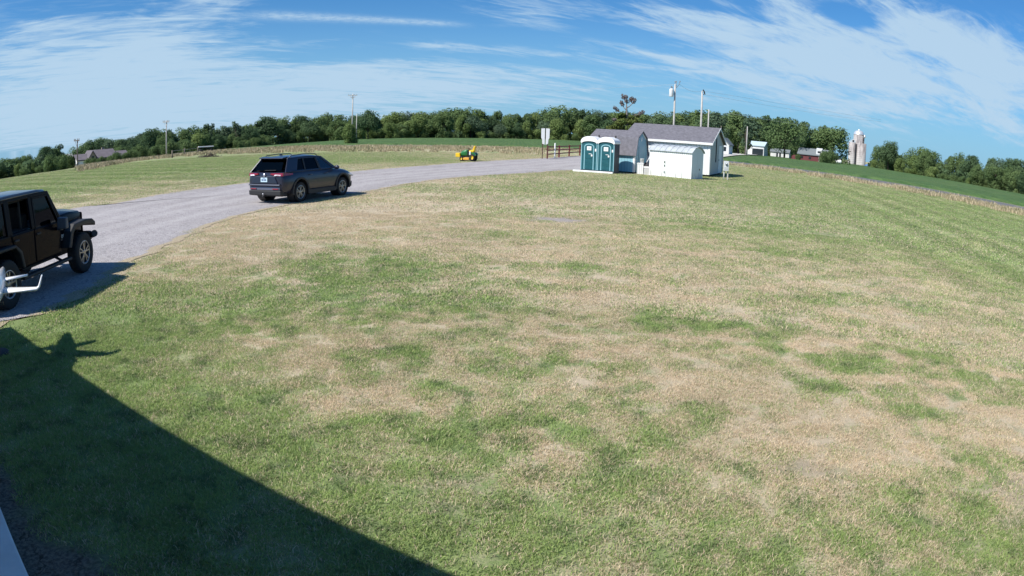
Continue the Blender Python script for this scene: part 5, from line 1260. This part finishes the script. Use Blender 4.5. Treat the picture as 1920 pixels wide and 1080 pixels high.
# ------------------------------------------------------------------ utility poles and wires
mpole = mat('pole_grey', (.42, .40, .38), .9, var=.12); mpolb = mat('pole_brown', (.16, .13, .11), .9, var=.2); mins = mat('insulator', (.20, .15, .13), .3); mcan = mat('transformer_grey', (.62, .64, .66), .5); mwire = mat('wire', (.45, .46, .48), .5)
def pole(px, dist, ytop, label, m, arm=0.0, armdrop=.35, r0=.16, name='utility_pole', turn=0.0):
    p = along(px, dist); Hh = height_at(px, ytop, p); o = thing(name, label, 'utility pole', p, turn)
    MB().tube([(0, 0, -.5), (0, 0, Hh*.5), (0, 0, Hh)], [r0, r0*.85, r0*.65], 12).build('shaft', m, o)
    if arm:
        MB().box((0, -.16, Hh-armdrop), (arm, .10, .13)).build('crossarm', m, o)
        f = MB()
        for x in (-arm*.45, -arm*.2, arm*.2, arm*.45): f.lathe([(0, .22), (.045, .2), (.06, .12), (.03, .08), (.05, .03), (.02, 0)], c=(x, -.16, Hh-armdrop+.065), n=10)
        build_each(f, 'insulator', mins, o)
        f = MB(); f.bar((-arm*.3, -.14, Hh-armdrop-.05), (0, -.14, Hh-armdrop-.8), .03); f.bar((arm*.3, -.14, Hh-armdrop-.05), (0, -.14, Hh-armdrop-.8), .03); build_each(f, 'brace', m, o)
    return o, p, Hh
pole(145, 96, 262, 'brown utility pole with one crossarm in front of the farmhouse', mpolb, .95, .12, .10)
pole(312, 120, 226, 'grey utility pole with short crossarm left of the SUV', mpole, 1.3, .25, .12)
o, pA, hA = pole(660, 150, 176, 'grey utility pole with wide double crossarm behind the young tree', mpole, 2.0, .35, .17)
MB().box((0, -.16, hA-.75), (1.1, .10, .10)).build('crossarm', mpole, o)
pole(668, 160, 214, 'short bare pole just right of the crossarm pole', mpole, 0, r0=.12)
o, pT, hT = pole(1262, 84, 158, 'pale utility pole with a grey transformer can behind the largest shed', mpole, 0, r0=.15)
MB().lathe([(0, 1.02), (.12, 1.0), (.25, .92), (.27, .9), (.27, .08), (.24, 0), (0, 0)], c=(-.46, -.1, hT-1.55), n=20).build('transformer', mcan, o, bevel=.01)
f = MB(); f.tube([(-.50, -.1, hT-.55), (-.50, -.1, hT-.25)], .05, 8); f.tube([(-.36, -.1, hT-.57), (-.36, -.1, hT-.3)], .04, 8); f.bar((-.46, -.05, hT-1.2), (0, 0, hT-1.2), .08); build_each(f, 'bushing', mins, o)
f = MB()
for x, y, t in ((.10, .0, .1), (.45, .0, .35), (-.02, .05, .05)):
    f.tube([(x*.3, y, hT-.45), (x+.05, y, hT-.3+t), (x+t*.4, y, hT+.25+t*.3)], .03, 6); f.lathe([(0, .2), (.05, .18), (.06, .08), (.03, 0)], c=(x+t*.4, y, hT+.2+t*.3), n=8)
f.build('insulator', mins, o)
o, pW, hW = pole(1313, 92, 170, 'pale utility pole with a dark pole top bracket, second from the transformer', mpole, 0, r0=.17)
f = MB(); f.tube([(0, 0, hW-.1), (.15, 0, hW+.15), (.30, 0, hW-.15), (.42, 0, hW-.5)], [.05, .09, .10, .04], 8); f.bar((0, 0, hW-.6), (.35, 0, hW-.35), .06); f.build('pole_top_bracket', mdk, o)
pole(1326.5, 104, 205, 'shorter pale pole right beside the bracket topped pole', mpole, 0, r0=.13)
pole(1351, 140, 236, 'thin pole behind the right gable of the largest shed', mpolb, 0, r0=.09)
o, pY, hY = pole(1400, 170, 237, 'thin pale pole standing by the gravel farm lane', mpole, 0, r0=.16)
def wire(name, a, b_, sag, label, r_=.014, n=24):
    pts = [Vector(a)*(1-t)+Vector(b_)*t - Vector((0, 0, 4*sag*t*(1-t))) for t in np.linspace(0, 1, n)]
    o = MB().tube(pts, r_, 5).build(name, mwire); tag(o, label, 'power line'); return o
pR = along(1650, 150); zR = height_at(1650, 224, pR); zR2 = height_at(1650, 228, pR)
topW = Vector((pW.x, pW.y, pW.z+hW)); topT = Vector((pT.x, pT.y, pT.z+hT))
wire('power_line', topW, (pR.x, pR.y, pR.z+zR), .3, 'upper wire running right from the bracket topped pole')
wire('power_line', topW - Vector((0, 0, .45)), (pR.x, pR.y, pR.z+zR2), .5, 'lower wire running right from the bracket topped pole')
wire('power_line', topT + Vector((.4, 0, .2)), topW, .5, 'short slack wire between the transformer pole and its neighbour')
pL = along(900, 190); wire('power_line', topT, (pL.x, pL.y, height_at(900, 172, pL)), .6, 'faint wire running left from the transformer pole', .012)
p1_ = along(1357, 120); p2_ = along(1590, 200)
wire('power_line', (p1_.x, p1_.y, p1_.z+height_at(1357, 211, p1_)), (p2_.x, p2_.y, p2_.z+height_at(1590, 243, p2_)), .5, 'low wire crossing in front of the farm trees', .022)

# ------------------------------------------------------------------ farms
mbrn = mat('brown_siding', (.085, .065, .06), .8, var=.15); mroofb = mat('brown_shingle', (.12, .105, .12), .9, var=.15, vscale=1.5); mstone = mat('field_stone', (.30, .25, .20), .9, var=.4, vscale=2.5, bump=.6, bscale=5)
mhw = mat('white_house', (.62, .62, .62), .6, var=.12, vscale=.8); mdw = mat('dark_window', (.02, .025, .03), .15); mroofg = mat('grey_roof', (.15, .17, .18), .8, var=.1); mbarn = mat('barn_red', (.13, .032, .036), .8, var=.2, vscale=1.0)
def gable(t, x0, x1, y0, y1, ev, rg, mw_, mr_, over=.4, z0=0.0, along_x=True, wall='wall', roof='roof'):
    if along_x:
        ym = (y0+y1)/2; sl = (rg-ev)/((y1-y0)/2)
        MB().prism([(y0, z0), (y1, z0), (y1, ev), (ym, rg-.06), (y0, ev)], 'x', x0, x1).build(wall, mw_, t)
        return MB().prism([(y0-over, ev-over*sl), (y0-over, ev-over*sl+.2), (ym, rg+.2), (y1+over, ev-over*sl+.2), (y1+over, ev-over*sl), (ym, rg)], 'x', x0-over, x1+over).build(roof, mr_, t)
    xm = (x0+x1)/2; sl = (rg-ev)/((x1-x0)/2)
    MB().prism([(x0, z0), (x1, z0), (x1, ev), (xm, rg-.06), (x0, ev)], 'y', y0, y1).build(wall, mw_, t)
    return MB().prism([(x0-over, ev-over*sl), (x0-over, ev-over*sl+.2), (xm, rg+.2), (x1+over, ev-over*sl+.2), (x1+over, ev-over*sl), (xm, rg)], 'y', y0-over, y1+over).build(roof, mr_, t)
def face_cam(p): return math.atan2(p.y, p.x) - PI/2
# farmhouse on the left
p = along(186, 108); fz_ = face_cam(p) + R(14)
s_ = 1291/108
fh = thing('farmhouse', 'brown ranch farmhouse with stone gable and low grey roofs on the left', 'house', p, fz_); fh.scale = (.92, .9, .76)
zf = lambda px, py: height_at(px, py, p)
gable(fh, -3.9, -1.2, 0, 5, 1.15, 2.15, mhw, mroofb, .25)
gable(fh, -1.9, -.75, -.6, 4, 1.7, 2.75, mstone, mroofb, .18, along_x=False, wall='stone_gable', roof='gable_roof')
rf = gable(fh, -.75, 3.0, .2, 6, 1.35, 2.75, mbrn, mroofb, .35)
gable(fh, 3.0, 5.6, 1.0, 6, 1.2, 2.2, mbrn, mroofb, .3)
MB().box((1.5, 3.4, 2.9), (.5, .4, .8)).build('chimney', mstone, rf)
w_ = MB().box((-1.32, -.63, 1.35), (.45, .06, .8)).build('window', mdw, fh)
for x in (-3.3, -2.3): MB().box((x, -.03, .55), (.75, .06, .95)).build('garage_door', mtrim, fh)
for x in (-.2, .7, 1.6, 2.4): MB().box((x, .17, .8), (.5, .06, .6)).build('window', mdw, fh)
MB().add([(-3.9, -.06, .05), (-4.5, -1.0, .05), (-4.5, -1.0, .45), (-3.9, -.06, .95), (-3.9, .04, .05), (-4.5, -.9, .05), (-4.5, -.9, .45), (-3.9, .04, .95)], [(0, 1, 2, 3), (7, 6, 5, 4), (0, 4, 5, 1), (1, 5, 6, 2), (2, 6, 7, 3), (3, 7, 4, 0)]).build('wing_wall', mhw, fh)
p = along(117, 135); h2 = thing('house', 'pale roofed low house among the trees left of the farmhouse', 'house', p, face_cam(p)+R(10))
gable(h2, -2.2, 2.2, 0, 5, 1.3, 2.5, mhw, mat('pale_roof', (.40, .40, .44), .8), .3)
for x in (-1.2, 1.0): MB().box((x, -.03, .8), (.7, .06, .6)).build('window', mdw, h2)
p = along(294, 185); h3 = thing('house', 'house gable showing above the trees near the left utility pole', 'house', p, face_cam(p)+R(25))
zt = height_at(294, 251, p); gable(h3, -3, 3, 0, 7, zt-2.0, zt, mhw, mroofb, .4)
MB().box((-.8, -.03, zt-2.7), (.9, .06, .9)).build('window', mdw, h3)
# farm on the right
p = along(1361, 150); wh = thing('house', 'white house showing past the right gable of the largest shed', 'house', p, face_cam(p)-R(10))
ze = height_at(1361, 271, p); gable(wh, -1.8, .7, 0, 5, ze, ze+1.3, mhw, mroofg, .25, along_x=False); MB().box((-.2, -.03, ze*.6), (.6, .06, .9)).build('window', mdw, wh)
MB().box((.2, -1.0, .5), (.06, .06, 1.0)).build('porch_post', mtrim, wh)
p = along(1420, 205); ga_ = thing('garage', 'white garage with blue grey roof above a dark open doorway', 'garage', p, face_cam(p)-R(12))
zt = height_at(1420, 266, p); zw = height_at(1420, 273, p)
gable(ga_, -2.3, 2.1, 0, 6, zw, zt, mhw, mat('blue_grey_roof', (.42, .52, .58), .7), .3)
MB().box((.2, -.04, zw*.36), (3.3, .08, zw*.70)).build('doorway', mdw, ga_); MB().box((-1.9, -.05, zw*.45), (.5, .1, zw*.9)).build('corner_post', mtrim, ga_)
p = along(1408, 212); an = thing('farm_shed', 'low grey shed with rusty red roof left of the white garage', 'shed', p, face_cam(p))
zt = height_at(1408, 268, p); gable(an, -1.6, 1.0, 0, 4, zt-1.0, zt, mat('grey_boards', (.30, .29, .29), .8), mat('rust_roof', (.26, .12, .09), .8), .2); MB().box((-.5, -.04, .9), (.8, .08, 1.6)).build('door', mtrim, an)
p = along(1463, 226); ob = thing('farm_outbuilding', 'low white outbuilding seen beneath the big dark spreading tree', 'outbuilding', p, face_cam(p)-R(6))
zt = height_at(1463, 283, p); gable(ob, -3.1, 3.1, 0, 5, zt*.8, zt*1.2, mhw, mroofg, .25)
for x in (-.9, .1): MB().box((x, -.04, .8), (.55, .08, 1.6)).build('door', mdw, ob)
p = along(1526, 206); ba = thing('barn', 'low red barn with grey metal roof left of the silos', 'barn', p, face_cam(p)-R(8))
ze = height_at(1527, 291, p); zr = height_at(1527, 280, p)
gable(ba, -4.7, 4.9, 0, 7, ze, zr, mbarn, mroofg, .3)
MB().prism([(-.3, 0), (3.0, 0), (3.0, ze*.75), (-.3, ze*.55)], 'x', -6.6, -4.7).build('lean_to', mbarn, ba)
d_ = MB().box((2.6, -.05, ze*.42), (1.9, .08, ze*.84)).build('door', mat('weathered_door', (.30, .24, .24), .8), ba)
for x in (-3.5, -1.0): MB().box((x, -.04, ze*.55), (.7, .06, .6)).build('window', mdw, ba)
q = MB().prism([(.3, ze+.3), (2.2, ze+.3), (2.2, zr+.3), (1.3, zr+.45), (.3, zr+.1)], 'x', .8, 2.6).build('dormer', mhw, ba); MB().box((1.7, .27, (ze+zr)/2+.2), (.9, .06, .5)).build('dormer_window', mdw, q)
p = along(1571, 222); 
for px_, d_, yt_, w_ in ((1548, 200, 281, .8), (1560, 205, 279, .8), (1498, 203, 287, .7)): place_tree('bush', px_, d_, yt_, w_, 'dark bush growing against the red barn ' + {1548: 'door end', 1560: 'beyond its right end', 1498: 'lean-to'}[px_], 'bushes by the red barn')
p = along(1571, 222); tk = thing('stock_tank', 'small white tank on the field edge left of the silos', 'tank', p, face_cam(p))
zt = 1.5
MB().tube([(-1.5, 0, .9), (-1.3, 0, .9), (1.3, 0, .9), (1.5, 0, .9)], [.35, .6, .6, .35], 16).build('tank', mtrim, tk)
for x in (-.9, .9): MB().box((x, 0, .2), (.2, .9, .5)).build('foot', mdk, tk)
# silos
mstave = bpy.data.materials.new('concrete_stave'); mstave.use_nodes = True; k = N(mstave.node_tree); b = k.n['Principled BSDF']
o_ = k.obj(); s3 = k.new('ShaderNodeSeparateXYZ'); k.l.new(o_, s3.inputs[0])
hoop = k.ramp(k.math('ABSOLUTE', k.math('SUBTRACT', k.math('FRACT', k.math('DIVIDE', s3.outputs[2], .85)), .5)), 0.0, .16)
n1 = k.noise(k.scale(o_, (1, 1, .25)), .9, 5, .65); n2 = k.noise(k.scale(o_, (1, 1, 1)), 2.5, 4, .7)
c = k.mix(k.ramp(n1, .35, .65), (.20, .18, .18), (.40, .37, .36)); low = k.ramp(k.math('ADD', s3.outputs[2], k.math('MULTIPLY', n2, 5.0)), 9.0, 3.0); c = k.mix(k.math('MULTIPLY', low, .6), c, (.56, .55, .54))
c = k.mix(k.math('MULTIPLY_ADD', hoop, .45, .55), (.15, .13, .13), c)
k.put(b.inputs['Base Color'], c); b.inputs['Roughness'].default_value = .9
mdome = mat('dome_metal', (.68, .70, .72), .35, metal=.5)
p0 = at(1607, 309.5); Ds = math.hypot(p0.x, p0.y); m1px = Ds/1291; rzs = face_cam(p0)
def silo(px, dz, rad, ytop, label, dome, back=0.0):
    q = along(px, Ds+back); o = thing('silo', label, 'silo', q, rzs); Hs = height_at(px, ytop, q)
    MB().lathe([(rad, -.3), (rad, Hs), (rad*.96, Hs+.02), (0, Hs+.05)], n=40).build('barrel', mstave, o)
    if dome:
        MB().lathe([(rad*1.04, Hs-.05)] + [(rad*1.02*math.cos(R(a)), Hs+rad*.80*math.sin(R(a))) for a in range(0, 91, 10)], n=40).build('dome', mdome, o)
        MB().lathe([(0, .5), (.35, .45), (.4, .0)], c=(0, 0, Hs+rad*.78), n=12).build('cap', mdome, o)
    return o, q, Hs
o1, q1, H1 = silo(1609.5, 0, 10.0*m1px, 252, 'tallest silo with shining metal dome, behind the two lower silos', True, 4.5)
MB().box((10.6*m1px, -1.0, H1*.45), (1.3*m1px, 1.0, H1*.92)).build('chute', mdk, o1)
MB().lathe([(0, .7), (.45, .5), (.5, -.5), (.3, -.7), (0, -.7)], c=(11.5*m1px, -.4, H1-.6), n=12).build('blower_hood', mdome, o1)
o2, q2, H2 = silo(1597.8, 0, 6.6*m1px, 267, 'left lower concrete silo with a small gabled cap', False, 0)
cp = MB().prism([(-6.2*m1px, H2), (6.2*m1px, H2), (6.2*m1px, H2+3*m1px), (1.5*m1px, H2+6.6*m1px), (-6.2*m1px, H2+1*m1px)], 'y', -5.0*m1px, 5*m1px).build('cap', mdome, o2)
MB().box((2.0*m1px, -5.1*m1px, H2+2.6*m1px), (3.2*m1px, .1, 3.6*m1px)).build('hatch', mdk, cp)
o3, q3, H3 = silo(1615.6, 0, 9.2*m1px, 269, 'right lower concrete silo, widest of the front two', False, 0)
cp = MB().box((3.0*m1px, -7*m1px, H3+1.6*m1px), (3.4*m1px, 2*m1px, 4.6*m1px)).build('hatch_hood', mstave, o3); MB().box((2.6*m1px, -8.1*m1px, H3+1.6*m1px), (2.2*m1px, .1, 3.8*m1px)).build('hatch', mdk, cp)
MB().box((-9.2*m1px, -2.2*m1px, H3*.48), (1.6*m1px, 2*m1px, H3*.96)).build('chute', mdk, o3)
p = along(1630, Ds-6); tb = thing('blue_tarpaulin', 'blue tarpaulin heap at the foot of the right silo', 'tarpaulin', p, face_cam(p))
b = MB(); secs = []
for x, w, h_ in ((-1.8, .2, .1), (-1.2, .7, .7), (-.3, .8, 1.1), (.8, .7, .8), (1.7, .3, .2)): secs.append([(x, -w, 0), (x, -w*.7, h_*.6), (x, -.1, h_), (x, w*.6, h_*.7), (x, w, 0)])
b.loft(secs).build('sheet', mat('blue_sheet', (.04, .14, .36), .5), tb)
# wagon, fence posts and brush heap by the left verge
p = at(386, 281.5); q = along(386, 112); wg = thing('flat_wagon', 'low white topped flat wagon at the edge of the left field', 'wagon', q, face_cam(q)+R(5))
zt = max(.8, height_at(386, 274, q))
MB().box((0, 0, zt-.07), (2.5, 1.4, .14)).build('deck', mtrim, wg); MB().box((0, 0, zt-.22), (2.2, .7, .14)).build('frame', mdk, wg)
for x in (-.85, .85):
    for s in (-1, 1): MB().lathe([(0, -.08), (.28, -.08), (.33, -.03), (.33, .03), (.28, .08), (0, .08)], c=(x, s*.62, .33), axis='y', n=20).build('wheel', mrub, wg)
pts = [at(323, 296), at(346, 292), at(371, 289)]
ff = thing('wire_fence', 'short wire fence on three dark posts at the left field edge', 'fence', pts[0])
for i, q in enumerate(pts):
    d_ = q - pts[0]; hh_ = height_at((323, 346, 371)[i], (282, 279, 276.5)[i], q); MB().tube([(d_.x, d_.y, -.2), (d_.x, d_.y, max(.9, hh_))], .09, 8).build('post', mpolb, ff)
f = MB()
for z in (.45, .85):
    for a, b_ in ((0, 1), (1, 2)): A_, B_ = pts[a]-pts[0], pts[b_]-pts[0]; f.tube([(A_.x, A_.y, A_.z+z), (B_.x, B_.y, B_.z+z)], .018, 5)
f.build('wire', mpole, ff)
p = at(393, 294.5); br = thing('brush_heap', 'dark heap of cut brush on the left verge', 'brush heap', p)
f = MB(); r = np.random.default_rng(5)
for i in range(90):
    a = r.uniform(0, 2*PI); q = r.uniform(0, 1.0); s0 = Vector((q*math.cos(a)*1.6, q*math.sin(a)*.7, r.uniform(.05, .45)*(1.1-q))); d_ = Vector((r.normal(), r.normal(), r.normal()*.35+.2)).normalized()*r.uniform(.3, .8); f.tube([s0-d_*.5, s0+d_*.5], [.03, .012], 4, caps=False)
f.build('branches', mbark, br)

# ------------------------------------------------------------------ tall dry grass along the road verge
STRAW2 = (.46, .37, .24)
mvg = bpy.data.materials.new('verge_blade'); mvg.use_nodes = True; k = N(mvg.node_tree); b = k.n['Principled BSDF']
rv = k.attr('rv'); n1 = k.noise(k.pos(), .5, 4); g = k.ramp(k.math('MULTIPLY_ADD', rv, .4, k.math('MULTIPLY', n1, .9)), .35, .75)
k.put(b.inputs['Base Color'], k.mix(g, (.17, .18, .08), k.mix(rv, (.34, .26, .17), (.56, .47, .33)))); b.inputs['Roughness'].default_value = .95; b.inputs['Specular IOR Level'].default_value = .1
T4 = [tuft_mesh('verge_tuft', mvg, 60, .55, .12, .42, .035, .5, 400+i) for i in range(4)]
def strip(line, n0, n1, dens, sel=None):
    """points between two offsets from a centre line (to its right hand side)"""
    P_ = []
    for i in range(len(line)-1):
        a, b_ = line[i], line[i+1]; L_ = np.linalg.norm(b_-a)
        if sel is not None and not sel(a): continue
        m = RNG.poisson(L_*abs(n1-n0)*dens)
        for _ in range(m):
            t = RNG.uniform(); o_ = RNG.uniform(n0, n1); q = a*(1-t)+b_*t; d_ = (b_-a)/L_; P_.append((q[0]+d_[1]*o_, q[1]-d_[0]*o_))
    P_ = np.array(P_); return P_
P_ = strip(RC, 4.0, 8.5, 2.0, lambda a: -140 < a[0] < 60 and a[1] > 12)
wob = 2.0*(fbm(P_[:, 0]*.12, P_[:, 1]*.12, 7)-.5)*6
keep = ~in_poly(P_[:, 0], P_[:, 1], DRIVEP) & (fbm(P_[:, 0]*.35, P_[:, 1]*.35, 17) + .5*RNG.uniform(size=len(P_)) > .62)
P_ = P_[keep]
# the wide rough strip between lawn and road on the left
Q_ = []
edge = smooth_line([at(150, 324), at(200, 312), at(250, 303), at(300, 297.5), at(350, 294), at(400, 291), at(500, 288), at(600, 286), at(700, 285.5), at(850, 286), at(950, 288.5), at(1020, 291)], 10)
for i in range(len(edge)-1):
    a, b_ = edge[i], edge[i+1]; L_ = np.linalg.norm(b_-a)
    for _ in range(RNG.poisson(L_*14)):
        t = RNG.uniform(); q = a*(1-t)+b_*t; u = RNG.uniform()**.8*26; dq = q/np.linalg.norm(q); Q_.append(q+dq*u)
Q_ = np.array(Q_); Q_ = Q_[(Q_[:, 1] < 107) & ~in_poly(Q_[:, 0], Q_[:, 1], DRIVEP)]
P_ = np.concatenate([P_, Q_]); z = terr_np(P_[:, 0], P_[:, 1])
scatter('verge_grass', np.stack([P_[:, 0], P_[:, 1], z], -1), T4, np.full(len(P_), .9), RNG.uniform(.6, 1.25, len(P_)), 'tall dry straw coloured grass along the road verge')
